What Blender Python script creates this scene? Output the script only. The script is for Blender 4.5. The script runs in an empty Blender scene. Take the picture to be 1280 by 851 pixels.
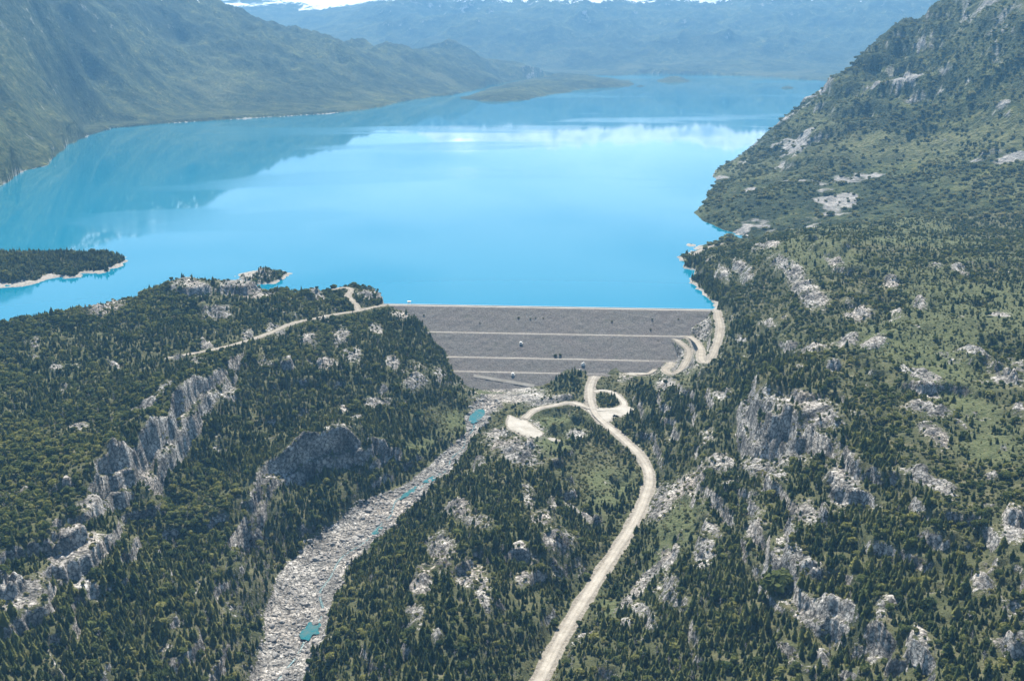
import bpy, bmesh, math, random
import numpy as np
from mathutils import Vector

# ------------------------------------------------------------------ scene basics
scn = bpy.context.scene
COL = scn.collection
R = math.radians
CAM_H = 520.0
PITCH = 15.69
FPX = 1372.0
SUN_EL, SUN_AZ = 56.0, -4.0

cam_d = bpy.data.cameras.new('camera')
cam_d.sensor_width = 36.0
cam_d.lens = FPX / 1280.0 * 36.0
cam_d.clip_start = 1.0
cam_d.clip_end = 120000.0
cam = bpy.data.objects.new('camera', cam_d)
cam.location = (0, 0, CAM_H)
cam.rotation_euler = (R(90 - PITCH), 0, 0)
COL.objects.link(cam)
scn.camera = cam

world = bpy.data.worlds.new('World')
scn.world = world
world.use_nodes = True
wn = world.node_tree
wn.nodes.clear()
w_out = wn.nodes.new('ShaderNodeOutputWorld')
w_bg = wn.nodes.new('ShaderNodeBackground')
w_sky = wn.nodes.new('ShaderNodeTexSky')
w_sky.sky_type = 'NISHITA'
w_sky.sun_disc = False
w_sky.sun_elevation = R(SUN_EL)
w_sky.sun_rotation = R(SUN_AZ)
w_sky.altitude = 500
w_sky.air_density = 1.0
w_sky.dust_density = 0.6
w_sky.ozone_density = 2.0
w_bg.inputs['Strength'].default_value = 0.056
# thin cloud bank low over the far mountains
w_tc = wn.nodes.new('ShaderNodeTexCoord')
w_map = wn.nodes.new('ShaderNodeMapping')
w_map.inputs['Scale'].default_value = (3.0, 3.0, 14.0)
w_noise = wn.nodes.new('ShaderNodeTexNoise')
w_noise.inputs['Scale'].default_value = 1.6
w_noise.inputs['Detail'].default_value = 5
w_ramp = wn.nodes.new('ShaderNodeValToRGB')
w_ramp.color_ramp.elements[0].position = 0.36
w_ramp.color_ramp.elements[1].position = 0.60
w_sep = wn.nodes.new('ShaderNodeSeparateXYZ')
w_band = wn.nodes.new('ShaderNodeValToRGB')
cr = w_band.color_ramp
cr.elements[0].position = 0.0
cr.elements[0].color = (1, 1, 1, 1)
cr.elements[1].position = 0.30
cr.elements[1].color = (0, 0, 0, 1)
e = cr.elements.new(0.05); e.color = (1, 1, 1, 1)
e = cr.elements.new(0.125); e.color = (.45, .45, .45, 1)
e = cr.elements.new(0.17); e.color = (.20, .20, .20, 1)
e = cr.elements.new(0.23); e.color = (.12, .12, .12, 1)
w_mul = wn.nodes.new('ShaderNodeMath'); w_mul.operation = 'MULTIPLY'
w_mix = wn.nodes.new('ShaderNodeMixRGB')
w_mix.inputs['Color2'].default_value = (16, 19.5, 21, 1)
wl = wn.links.new
wl(w_tc.outputs['Generated'], w_map.inputs['Vector'])
wl(w_map.outputs['Vector'], w_noise.inputs['Vector'])
wl(w_noise.outputs['Fac'], w_ramp.inputs['Fac'])
wl(w_tc.outputs['Generated'], w_sep.inputs['Vector'])
wl(w_sep.outputs['Z'], w_band.inputs['Fac'])
wl(w_ramp.outputs['Color'], w_mul.inputs[0])
wl(w_band.outputs['Color'], w_mul.inputs[1])
wl(w_mul.outputs[0], w_mix.inputs['Fac'])
wl(w_sky.outputs['Color'], w_mix.inputs['Color1'])
w_dot = wn.nodes.new('ShaderNodeVectorMath'); w_dot.operation = 'SUBTRACT'
_a, _e = R(-2.5), R(5.0)
w_dot.inputs[1].default_value = (math.sin(_a) * math.cos(_e), math.cos(_a) * math.cos(_e), math.sin(_e))
w_scl = wn.nodes.new('ShaderNodeVectorMath'); w_scl.operation = 'MULTIPLY'; w_scl.inputs[1].default_value = (42, 10, 80)
w_len = wn.nodes.new('ShaderNodeVectorMath'); w_len.operation = 'LENGTH'
w_add = wn.nodes.new('ShaderNodeMath'); w_add.operation = 'ADD'
w_cl = wn.nodes.new('ShaderNodeMapRange'); w_cl.inputs['From Min'].default_value = 1.75; w_cl.inputs['From Max'].default_value = .9
w_n2 = wn.nodes.new('ShaderNodeTexNoise'); w_n2.inputs['Scale'].default_value = 38; w_n2.inputs['Detail'].default_value = 5
w_mix2 = wn.nodes.new('ShaderNodeMixRGB'); w_mix2.inputs['Color2'].default_value = (40, 40, 39, 1)
wl(w_tc.outputs['Generated'], w_dot.inputs[0]); wl(w_dot.outputs[0], w_scl.inputs[0]); wl(w_scl.outputs[0], w_len.inputs[0])
wl(w_tc.outputs['Generated'], w_n2.inputs['Vector'])
wl(w_len.outputs['Value'], w_add.inputs[0]); wl(w_n2.outputs['Fac'], w_add.inputs[1]); wl(w_add.outputs[0], w_cl.inputs['Value'])
wl(w_cl.outputs[0], w_mix2.inputs['Fac']); wl(w_mix.outputs['Color'], w_mix2.inputs['Color1'])
wl(w_mix2.outputs['Color'], w_bg.inputs['Color'])
wl(w_bg.outputs['Background'], w_out.inputs['Surface'])

sun_d = bpy.data.lights.new('sun', 'SUN')
sun_d.energy = 5.0
sun_d.angle = R(0.53)
sun_d.color = (1.0, 0.945, 0.84)
sun = bpy.data.objects.new('sun', sun_d)
sdir = Vector((math.sin(R(SUN_AZ)) * math.cos(R(SUN_EL)), math.cos(R(SUN_AZ)) * math.cos(R(SUN_EL)), math.sin(R(SUN_EL))))
sun.rotation_euler = (-sdir).to_track_quat('-Z', 'Y').to_euler()
sun.location = (0, 0, 3000)
COL.objects.link(sun)

scn.view_settings.view_transform = 'Standard'
scn.view_settings.look = 'None'
scn.view_settings.exposure = 1.24
scn.view_settings.gamma = 1.0
scn.view_settings.use_curve_mapping = False
cy = scn.cycles
cy.max_bounces = 4
cy.diffuse_bounces = 2
cy.glossy_bounces = 2
cy.transmission_bounces = 2
cy.volume_bounces = 0
cy.transparent_max_bounces = 4
cy.use_denoising = True
cy.caustics_reflective = False
cy.caustics_refractive = False

HAZE_DENSITY = 3.8e-5
HAZE_COLOR = (0.24, 0.58, 1.0)

# ------------------------------------------------------------------ helpers
CP, SP = math.cos(R(PITCH)), math.sin(R(PITCH))

def P(u, v, z):
    """point of the pixel ray at height z"""
    a, b = (u - 640.0) / FPX, (425.5 - v) / FPX
    d = (a, CP + b * SP, -SP + b * CP)
    t = (z - CAM_H) / d[2]
    return (d[0] * t, d[1] * t, z)

def PY(u, v, y):
    """point of the pixel ray at ground distance y"""
    a, b = (u - 640.0) / FPX, (425.5 - v) / FPX
    d = (a, CP + b * SP, -SP + b * CP)
    t = y / d[1]
    return (d[0] * t, y, CAM_H + d[2] * t)

def proj(x, y, z):
    dz = z - CAM_H
    dep = y * CP - dz * SP
    up = y * SP + dz * CP
    return 640.0 + FPX * x / dep, 425.5 - FPX * up / dep

def hash2(ix, iy, seed):
    h = (ix.astype(np.int64) * 374761393 + iy.astype(np.int64) * 668265263 + seed * 1442695041) & 0x7fffffff
    h = ((h ^ (h >> 13)) * 1274126177) & 0x7fffffff
    h = h ^ (h >> 16)
    return (h & 0xffff) / 65535.0

def vnoise(x, y, seed=0):
    ix, iy = np.floor(x), np.floor(y)
    fx, fy = x - ix, y - iy
    fx = fx * fx * fx * (fx * (fx * 6 - 15) + 10)
    fy = fy * fy * fy * (fy * (fy * 6 - 15) + 10)
    a = hash2(ix, iy, seed); b = hash2(ix + 1, iy, seed)
    c = hash2(ix, iy + 1, seed); d = hash2(ix + 1, iy + 1, seed)
    return (a + (b - a) * fx) * (1 - fy) + (c + (d - c) * fx) * fy      # 0..1

def fbm(x, y, scale, octaves=4, seed=0, gain=0.5):
    x, y = x / scale, y / scale
    s = 0; amp = 1.0; tot = 0
    for o in range(octaves):
        s = s + amp * (vnoise(x, y, seed + o * 17) * 2 - 1)
        tot += amp
        x, y = (x * 0.8 - y * 0.6) * 2.03 + 11.7, (x * 0.6 + y * 0.8) * 2.03 - 5.3
        amp *= gain
    return s / tot                                                      # -1..1

def ridged(x, y, scale, octaves=4, seed=0, gain=0.5):
    x, y = x / scale, y / scale
    s = 0; amp = 1.0; tot = 0
    for o in range(octaves):
        s = s + amp * (1 - np.abs(vnoise(x, y, seed + o * 13) * 2 - 1))
        tot += amp
        x, y = (x * 0.8 - y * 0.6) * 2.03 + 3.7, (x * 0.6 + y * 0.8) * 2.03 + 8.3
        amp *= gain
    return s / tot                                                      # 0..1

def sstep(e0, e1, x):
    t = np.clip((x - e0) / (e1 - e0), 0, 1)
    return t * t * (3 - 2 * t)

def in_poly(px, py, poly):
    c = np.zeros(px.shape, bool)
    n = len(poly)
    for i in range(n):
        x1, y1 = poly[i]; x2, y2 = poly[(i + 1) % n]
        if y1 == y2: continue
        k = (y1 > py) != (y2 > py)
        c ^= k & (px < (x2 - x1) * (py - y1) / (y2 - y1) + x1)
    return c

def seg_dist(px, py, pts, closed=False):
    """unsigned distance to a polyline, side (left>0) and parameter z interpolated"""
    best = np.full(px.shape, 1e18); side = np.zeros(px.shape); zz = np.zeros(px.shape)
    n = len(pts)
    for i in range(n if closed else n - 1):
        a = pts[i]; b = pts[(i + 1) % n]
        dx, dy = b[0] - a[0], b[1] - a[1]
        L = dx * dx + dy * dy + 1e-9
        t = np.clip(((px - a[0]) * dx + (py - a[1]) * dy) / L, 0, 1)
        ex, ey = px - (a[0] + t * dx), py - (a[1] + t * dy)
        d = ex * ex + ey * ey
        m = d < best
        best[m] = d[m]
        side[m] = (dx * ey - dy * ex)[m]
        if len(a) > 2:
            zz[m] = (a[2] + t * (b[2] - a[2]))[m]
    return np.sqrt(best), np.sign(side), zz

def smooth_path(pts, step):
    """Catmull-Rom through the points, resampled"""
    p = [Vector(q) for q in pts]
    p = [p[0] * 2 - p[1]] + p + [p[-1] * 2 - p[-2]]
    out = []
    for i in range(1, len(p) - 2):
        p0, p1, p2, p3 = p[i - 1], p[i], p[i + 1], p[i + 2]
        n = max(1, int((p2 - p1).length / step))
        for k in range(n):
            t = k / n
            out.append(0.5 * ((2 * p1) + (p2 - p0) * t + (2 * p0 - 5 * p1 + 4 * p2 - p3) * t * t + (3 * p1 - p0 - 3 * p2 + p3) * t ** 3))
    out.append(p[-2])
    return out

def mesh_np(name, verts, faces, mat, smooth=True, parent=None):
    me = bpy.data.meshes.new(name)
    verts = np.asarray(verts, dtype=np.float32); faces = np.asarray(faces, dtype=np.int32)
    nv, nf, k = len(verts), len(faces), faces.shape[1]
    me.vertices.add(nv); me.vertices.foreach_set('co', verts.ravel())
    me.loops.add(nf * k); me.loops.foreach_set('vertex_index', faces.ravel())
    me.polygons.add(nf)
    me.polygons.foreach_set('loop_start', np.arange(0, nf * k, k, dtype=np.int32))
    me.polygons.foreach_set('loop_total', np.full(nf, k, dtype=np.int32))
    me.polygons.foreach_set('use_smooth', np.full(nf, smooth, dtype=bool))
    me.update(calc_edges=True)
    if mat: me.materials.append(mat)
    o = bpy.data.objects.new(name, me); COL.objects.link(o)
    if parent: o.parent = parent
    return o

def tag(o, label=None, cat=None, group=None, kind=None):
    if label: o['label'] = label
    if cat: o['category'] = cat
    if group: o['group'] = group
    if kind: o['kind'] = kind
    return o

def empty(name, loc=(0, 0, 0), rz=0.0, parent=None):
    o = bpy.data.objects.new(name, None); COL.objects.link(o)
    o.location = loc; o.rotation_euler = (0, 0, rz)
    o.empty_display_size = 2
    if parent: o.parent = parent
    return o

def obj_from_bm(name, bm, mat, parent=None, smooth=False):
    me = bpy.data.meshes.new(name); bm.to_mesh(me); bm.free()
    for p in me.polygons: p.use_smooth = smooth
    if mat: me.materials.append(mat)
    o = bpy.data.objects.new(name, me); COL.objects.link(o)
    if parent: o.parent = parent
    return o

def bm_box(bm, c, s, rz=0.0):
    r = bmesh.ops.create_cube(bm, size=1.0)
    for v in r['verts']:
        x, y, z = v.co.x * s[0], v.co.y * s[1], v.co.z * s[2]
        v.co = (c[0] + x * math.cos(rz) - y * math.sin(rz), c[1] + x * math.sin(rz) + y * math.cos(rz), c[2] + z)
    return r['verts']

# ------------------------------------------------------------------ materials
class NT:
    def __init__(s, name):
        s.m = bpy.data.materials.new(name); s.m.use_nodes = True
        s.t = s.m.node_tree; s.t.nodes.clear()
        s.out = s.n('ShaderNodeOutputMaterial')
    def n(s, ty, **k):
        nd = s.t.nodes.new(ty)
        for a, b in k.items(): setattr(nd, a, b)
        return nd
    def l(s, a, b): s.t.links.new(a, b)
    def noise(s, vec, scale, detail=4, rough=0.55, dist=0.0):
        nd = s.n('ShaderNodeTexNoise')
        nd.inputs['Scale'].default_value = scale; nd.inputs['Detail'].default_value = detail
        nd.inputs['Roughness'].default_value = rough; nd.inputs['Distortion'].default_value = dist
        if vec is not None: s.l(vec, nd.inputs['Vector'])
        return nd.outputs['Fac']
    def ramp(s, fac, stops):
        nd = s.n('ShaderNodeValToRGB'); c = nd.color_ramp
        while len(c.elements) < len(stops): c.elements.new(0.5)
        for e_, (p_, v_) in zip(c.elements, stops):
            e_.position = p_
            e_.color = (v_, v_, v_, 1) if not hasattr(v_, '__len__') else (*v_, 1)
        s.l(fac, nd.inputs['Fac']); return nd.outputs['Color']
    def mix(s, fac, a, b, mode='MIX'):
        nd = s.n('ShaderNodeMixRGB', blend_type=mode)
        for i, x in (('Fac', fac), ('Color1', a), ('Color2', b)):
            if isinstance(x, bpy.types.NodeSocket): s.l(x, nd.inputs[i])
            elif hasattr(x, '__len__'): nd.inputs[i].default_value = (*x, 1)
            else: nd.inputs[i].default_value = x if i == 'Fac' else (x, x, x, 1)
        return nd.outputs['Color']
    def math(s, op, a, b=0.0, clamp=False):
        nd = s.n('ShaderNodeMath', operation=op, use_clamp=clamp)
        for i, x in ((0, a), (1, b)):
            if isinstance(x, bpy.types.NodeSocket): s.l(x, nd.inputs[i])
            else: nd.inputs[i].default_value = x
        return nd.outputs[0]
    def bump(s, h, strength, dist):
        nd = s.n('ShaderNodeBump'); nd.inputs['Strength'].default_value = strength; nd.inputs['Distance'].default_value = dist
        s.l(h, nd.inputs['Height']); return nd.outputs['Normal']
    def pos(s): return s.n('ShaderNodeNewGeometry').outputs['Position']
    def pbsdf(s, col, rough=0.9, spec=0.2, normal=None, metallic=0.0):
        nd = s.n('ShaderNodeBsdfPrincipled')
        if isinstance(col, bpy.types.NodeSocket): s.l(col, nd.inputs['Base Color'])
        else: nd.inputs['Base Color'].default_value = (*col, 1)
        if isinstance(rough, bpy.types.NodeSocket): s.l(rough, nd.inputs['Roughness'])
        else: nd.inputs['Roughness'].default_value = rough
        nd.inputs['Specular IOR Level'].default_value = spec
        nd.inputs['Metallic'].default_value = metallic
        if normal is not None: s.l(normal, nd.inputs['Normal'])
        s.l(nd.outputs[0], s.out.inputs['Surface'])
        return nd

def rock_colour(k, pos):
    """weathered pale granite with cracks and lichen"""
    n1 = k.noise(pos, 0.035, 6, 0.6)
    n2 = k.noise(pos, 0.25, 5, 0.65)
    base = k.ramp(n1, [(0.30, (.11, .108, .102)), (0.43, (.25, .24, .222)), (0.54, (.44, .418, .383)), (0.68, (.60, .57, .525)), (0.85, (.36, .345, .315))])
    crack = k.ramp(n2, [(0.36, 0.2), (0.47, 0.75), (0.62, 1.15)])
    c = k.mix(1.0, base, crack, 'MULTIPLY')
    vo = k.n('ShaderNodeTexVoronoi', feature='DISTANCE_TO_EDGE'); vo.inputs['Scale'].default_value = .16
    wp = k.n('ShaderNodeMixRGB', blend_type='ADD'); wp.inputs['Fac'].default_value = 1.0
    nd = k.n('ShaderNodeTexNoise'); nd.inputs['Scale'].default_value = .11; nd.inputs['Detail'].default_value = 4; k.l(pos, nd.inputs['Vector'])
    sc = k.n('ShaderNodeVectorMath', operation='SCALE'); sc.inputs['Scale'].default_value = 9.0; k.l(nd.outputs['Color'], sc.inputs[0])
    k.l(pos, wp.inputs['Color1']); k.l(sc.outputs[0], wp.inputs['Color2']); k.l(wp.outputs['Color'], vo.inputs['Vector'])
    c = k.mix(1.0, c, k.ramp(vo.outputs['Distance'], [(.0, .35), (.09, .8), (.2, 1.05)]), 'MULTIPLY')
    mp = k.n('ShaderNodeMapping'); mp.inputs['Scale'].default_value = (.16, .16, .018); k.l(pos, mp.inputs['Vector'])
    c = k.mix(1.0, c, k.ramp(k.noise(mp.outputs[0], 1.0, 4, .6), [(.36, .5), (.52, 1.0), (.66, 1.15)]), 'MULTIPLY')
    warm = k.noise(pos, 0.012, 3)
    return k.mix(k.ramp(warm, [(.45, 0.0), (.7, .45)]), c, k.mix(1.0, c, (1.12, .98, .86), 'MULTIPLY'))

def terrain_material():
    k = NT('terrain'); pos = k.pos()
    at = k.n('ShaderNodeAttribute', attribute_name='mask')
    sep = k.n('ShaderNodeSeparateColor'); k.l(at.outputs['Color'], sep.inputs[0])
    rock, gravel, meadow = sep.outputs[0], sep.outputs[1], sep.outputs[2]
    shore = at.outputs['Alpha']
    n_l = k.noise(pos, 0.008, 4)
    n_m = k.noise(pos, 0.05, 5, .6)
    n_s = k.noise(pos, 0.22, 4, .65)
    soil = k.ramp(n_m, [(.3, (.046, .050, .024)), (.5, (.078, .080, .038)), (.62, (.12, .112, .06)), (.78, (.19, .165, .11))])
    soil = k.mix(k.ramp(n_l, [(.35, 0.0), (.65, .5)]), soil, k.mix(1.0, soil, (.8, .95, .8), 'MULTIPLY'))
    mead = k.ramp(n_s, [(.3, (.05, .064, .026)), (.5, (.088, .102, .044)), (.68, (.13, .134, .064)), (.8, (.18, .165, .10))])
    c = k.mix(meadow, soil, mead)
    rc = rock_colour(k, pos)
    # broken edge between rock and soil
    rk = k.math('ADD', rock, k.math('MULTIPLY', k.math('SUBTRACT', n_s, .5), 1.7))
    c = k.mix(k.ramp(rk, [(.42, 0.0), (.58, 1.0)]), c, rc)
    gv = k.math('ADD', gravel, k.math('MULTIPLY', k.math('SUBTRACT', n_m, .5), .9))
    gcol = k.ramp(n_s, [(.3, (.17, .15, .12)), (.6, (.30, .272, .23))])
    c = k.mix(k.ramp(gv, [(.45, 0.0), (.6, 1.0)]), c, gcol)
    sh = k.math('ADD', shore, k.math('MULTIPLY', k.math('SUBTRACT', n_m, .5), .5))
    c = k.mix(k.ramp(sh, [(.45, 0.0), (.6, 1.0)]), c, k.ramp(n_s, [(.3, (.20, .185, .16)), (.65, (.37, .345, .31))]))
    hgt = k.math('ADD', k.math('MULTIPLY', n_s, 1.0), k.math('MULTIPLY', k.noise(pos, .9, 3, .6), .35))
    nb = k.bump(hgt, 1.0, 4.0)
    k.pbsdf(c, .92, .12, nb)
    return k.m

def hill_material():
    """slopes several kilometres away: scrub, beech, bare rock and, high up, snow"""
    k = NT('mountain'); pos = k.pos()
    at = k.n('ShaderNodeAttribute', attribute_name='mask')
    sep = k.n('ShaderNodeSeparateColor'); k.l(at.outputs['Color'], sep.inputs[0])
    rock, snow, meadow = sep.outputs[0], sep.outputs[1], sep.outputs[2]
    shore = at.outputs['Alpha']
    n_l = k.noise(pos, 0.0016, 5, .6)
    n_m = k.noise(pos, 0.012, 6, .65)
    n_s = k.noise(pos, 0.06, 4, .7)
    veg = k.ramp(n_s, [(.3, (.016, .026, .012)), (.5, (.038, .050, .023)), (.66, (.072, .078, .038)), (.8, (.115, .108, .06))])
    veg = k.mix(1.0, veg, k.ramp(n_m, [(.32, (.45, .5, .5)), (.5, (.95, .95, .95)), (.68, (1.9, 1.7, 1.4))]), 'MULTIPLY')
    veg = k.mix(1.0, veg, k.ramp(n_l, [(.36, (.6, .66, .7)), (.5, (1, 1, 1)), (.66, (1.5, 1.4, 1.2))]), 'MULTIPLY')
    veg = k.mix(meadow, veg, k.ramp(n_s, [(.3, (.055, .066, .028)), (.5, (.10, .108, .05)), (.7, (.16, .152, .08))]))
    rc = k.ramp(n_s, [(.3, (.12, .12, .12)), (.5, (.25, .24, .23)), (.7, (.40, .38, .36))])
    rk = k.math('ADD', rock, k.math('MULTIPLY', k.math('SUBTRACT', n_m, .5), 1.6))
    c = k.mix(k.ramp(rk, [(.45, 0.0), (.7, .9)]), veg, rc)
    sn = k.math('ADD', snow, k.math('MULTIPLY', k.math('SUBTRACT', n_m, .5), 1.5))
    c = k.mix(k.ramp(sn, [(.5, 0.0), (.56, 1.0)]), c, (.85, .87, .9))
    c = k.mix(k.ramp(shore, [(.4, 0.0), (.6, 1.0)]), c, (.30, .28, .25))
    nb = k.bump(k.math('ADD', n_s, k.math('MULTIPLY', n_m, 2.0)), 0.9, 14.0)
    k.pbsdf(c, .95, .05, nb)
    return k.m

def gravel_road_material(name, lo, hi):
    """gravel with paler wheel tracks, dirty verges and patches of grit"""
    k = NT(name); pos = k.pos()
    n = k.noise(pos, .06, 5, .65); n2 = k.noise(pos, .5, 4, .65)
    at = k.n('ShaderNodeAttribute', attribute_name='lane'); ln = k.math('ABSOLUTE', at.outputs['Fac'])
    c = k.ramp(n, [(.3, lo), (.68, hi)])
    tr = k.ramp(k.math('ADD', ln, k.math('MULTIPLY', k.math('SUBTRACT', n2, .5), .25)), [(.0, .93), (.16, .96), (.30, 1.05), (.46, 1.04), (.62, .95), (.85, .88), (1.0, .70)])
    c = k.mix(1.0, c, tr, 'MULTIPLY')
    c = k.mix(k.ramp(n2, [(.34, .45), (.5, 0.0)]), c, (.15, .135, .11))
    k.pbsdf(c, .95, .1, k.bump(n2, .6, .6)); return k.m

def rockfill_material():
    k = NT('rockfill'); pos = k.pos()
    n1 = k.noise(pos, .02, 4); n2 = k.noise(pos, .35, 5, .75); n3 = k.noise(pos, .09, 5, .6)
    vo = k.n('ShaderNodeTexVoronoi'); vo.inputs['Scale'].default_value = .75; k.l(pos, vo.inputs['Vector'])
    c = k.ramp(n2, [(.3, (.085, .080, .072)), (.48, (.148, .139, .127)), (.7, (.235, .220, .202))])
    c = k.mix(k.ramp(n1, [(.4, 0.0), (.65, .5)]), c, k.mix(1.0, c, (1.03, .96, .99), 'MULTIPLY'))
    c = k.mix(k.ramp(n3, [(.60, 0.0), (.75, .5)]), c, (.10, .11, .06))
    hgt = k.math('ADD', vo.outputs['Distance'], k.math('MULTIPLY', n2, 1.2))
    k.pbsdf(c, .95, .1, k.bump(hgt, .7, 1.2)); return k.m

def plain(name, col, rough=.8, var=.12, scale=1.0, spec=.25, metallic=0.0):
    k = NT(name); pos = k.pos(); n = k.noise(pos, scale, 4)
    c = k.ramp(n, [(.3, tuple(max(0, x * (1 - var)) for x in col)), (.7, tuple(x * (1 + var) for x in col))])
    k.pbsdf(c, rough, spec, k.bump(n, .15, .05), metallic); return k.m

def water_material(name, deep, rough, bump, bscale, patches=False):
    k = NT(name); pos = k.pos()
    mp = k.n('ShaderNodeMapping'); mp.inputs['Scale'].default_value = (1, 1, 1); k.l(pos, mp.inputs['Vector'])
    n1 = k.noise(mp.outputs[0], bscale, 3, .6); n2 = k.noise(mp.outputs[0], bscale * 5, 2, .5)
    h = k.math('ADD', n1, k.math('MULTIPLY', n2, .25))
    nb = k.bump(h, bump, .6)
    r = rough
    col = deep if patches else k.mix(k.ramp(k.noise(pos, .16, 4, .6), [(.42, 0.0), (.66, .85)]), deep, (.075, .115, .105))
    if patches:
        mp2 = k.n('ShaderNodeMapping'); mp2.inputs['Scale'].default_value = (.00045, .0010, 1); mp2.inputs['Rotation'].default_value = (0, 0, .12)
        k.l(pos, mp2.inputs['Vector'])
        pn = k.noise(mp2.outputs[0], 1.0, 4, .5, .6)
        r = k.ramp(pn, [(.555, rough), (.60, rough + .09)])
    k.pbsdf(col, r, .5, nb).inputs['IOR'].default_value = 1.333
    return k.m

def leaf_material(name, dark, mid, light, transl=.25):
    k = NT(name)
    oi = k.n('ShaderNodeObjectInfo')
    rnd = oi.outputs['Random']
    reg = k.noise(oi.outputs['Location'], 0.011, 3)
    f = k.math('ADD', k.math('MULTIPLY', rnd, .55), k.math('MULTIPLY', reg, .9))
    c = k.ramp(f, [(.42, dark), (.72, mid), (1.05 if False else 1.0, light)])
    d = k.n('ShaderNodeBsdfDiffuse'); t = k.n('ShaderNodeBsdfTranslucent'); m = k.n('ShaderNodeMixShader')
    m.inputs['Fac'].default_value = transl
    k.l(c, d.inputs['Color']); k.l(k.mix(1.0, c, (1.25, 1.3, .7), 'MULTIPLY'), t.inputs['Color'])
    k.l(d.outputs[0], m.inputs[1]); k.l(t.outputs[0], m.inputs[2]); k.l(m.outputs[0], k.out.inputs['Surface'])
    return k.m

M_TER = terrain_material()
M_HILL = hill_material()
M_ROAD = gravel_road_material('gravel_road', (.235, .212, .178), (.37, .34, .292))
M_YARD = gravel_road_material('pale_gravel', (.26, .24, .205), (.42, .395, .35))
M_TRACK = gravel_road_material('gravel_track', (.21, .185, .15), (.32, .288, .24))
M_BENCH = gravel_road_material('bench_gravel', (.26, .24, .205), (.36, .335, .295))
M_FILL = rockfill_material()
M_WHITE = plain('white_paint', (.78, .78, .76), .6)
M_CONC = plain('concrete', (.50, .49, .46), .9)
M_DARKMETAL = plain('dark_metal', (.10, .105, .11), .5)
M_GLASS = plain('dark_glass', (.03, .035, .04), .15, spec=.5)
M_TYRE = plain('rubber', (.02, .02, .02), .9)
M_LAKE = water_material('lake_water', (.001, .142, .228), .035, .022, .05, True)
M_POOL = water_material('pool_water', (.010, .105, .115), .10, .3, .3)
M_STREAM = water_material('stream_water', (.035, .085, .095), .25, .8, .5)
M_BOULDER = None
M_CONIFER = leaf_material('conifer_needles', (.046, .064, .025), (.100, .120, .042), (.20, .198, .072), .34)
M_BROAD = leaf_material('beech_leaves', (.050, .068, .026), (.108, .126, .046), (.21, .205, .075), .32)
M_SHRUB = leaf_material('shrub_leaves', (.085, .096, .042), (.15, .152, .066), (.22, .202, .10), .30)
M_BARK = plain('bark', (.10, .08, .06), .95)
M_SNAG = plain('weathered_wood', (.26, .245, .235), .95)

# ------------------------------------------------------------------ dam geometry (needed by the terrain)
CL = Vector(P(480, 381, 8.0)); CRr = Vector(P(893, 388, 8.0))
AX = (CRr - CL); AX.z = 0; DAM_L = AX.length; AX.normalize()
DN = Vector((AX.y, -AX.x, 0))                    # downstream direction (towards the camera)
CREST_Z = 8.0
PROFILE = [(-70, -38), (-5, 7.6), (-5, 8), (5, 8), (60, -27.5), (67, -27.5), (116, -59.2), (123, -59.2), (150, -76.4), (156, -76.4), (200, -105)]
PT = np.array([p[0] for p in PROFILE], float); PZ = np.array([p[1] for p in PROFILE], float)
def dam_z(t): return np.interp(t, PT, PZ)
def dam_st(x, y):
    return (x - CL.x) * AX.x + (y - CL.y) * AX.y, (x - CL.x) * DN.x + (y - CL.y) * DN.y
def dam_hit(u, v, off=0.0):
    lo, hi = -110.0, 8.0
    for _ in range(40):
        m = (lo + hi) / 2; x, y, _z = P(u, v, m); t = dam_st(x, y)[1]
        if float(dam_z(t)) > m: lo = m
        else: hi = m
    x, y, z = P(u, v, (lo + hi) / 2)
    return (x, y, z + off)

# ------------------------------------------------------------------ roads (points read as pixel + height)
ROADS = {}
def road(name, pts, width): ROADS[name] = (smooth_path([P(*p) for p in pts], 5.0), width)
road('main', [(655, 885, -86), (682, 835, -86), (697, 805, -87), (716, 772, -87.5), (745, 726, -88), (772, 685, -88), (794, 650, -88), (808, 617, -88),
              (812, 594, -88), (801, 571, -87.5), (776, 546, -87), (757, 530, -86), (744, 516, -85), (738, 500, -84), (738, 482, -81), (745, 469, -78),
              (758, 460, -75), (776, 455, -73)], 13.0)
road('access', [(896, 389, 8), (898, 398, 5), (900, 409, 1), (898, 422, -4), (893, 439, -11), (887, 450, -16), (881, 453, -18), (876, 448, -20), (876, 437, -23),
                (871, 428, -25), (862, 421.5, -27), (848, 419.5, -28)], 11.0)
road('switchback', [(840, 421.5, -29), (853, 430, -34), (861, 439, -40), (858, 451, -47), (849, 464, -54), (838, 467, -57), (831, 462, -58.5), (838, 456, -59.5), (837, 447, -60),
                    (827, 442, -60.5), (816, 442.5, -61), (821, 452, -65), (819, 461, -69), (809, 467, -72), (793, 467, -74.5), (783, 461, -74.5), (776, 455, -73)], 10.0)
road('yard_lane', [(741, 511, -85.5), (731, 508, -86), (713, 503, -87), (691, 507, -88), (669, 512, -89.5), (656, 523, -90)], 10.0)
road('left', [(212, 447, 20), (250, 440, 20), (290, 431.5, 19), (335, 417, 18), (366, 404, 17), (400, 397, 15), (424, 392, 13), (448, 388.5, 10), (462, 385, 9), (480, 381.5, 8.6)], 7.0)
road('knoll', [(448, 388, 10), (444, 379, 14), (435, 370, 18), (439, 362, 22), (431, 359.5, 23), (419, 361, 23)], 8.0)
road('point', [(868, 322, 3), (872, 315, 4), (885, 309, 8), (902, 304, 14)], 7.0)
# the loop of pale gravel round the trees
ring = [(744, 513, -86), (758, 512, -86.5), (770, 511, -87), (780, 506, -87), (776, 498, -86.5), (764, 490, -85.5), (752, 488, -84.5), (743, 490, -83)]
road('ring', ring, 9.0)

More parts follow.
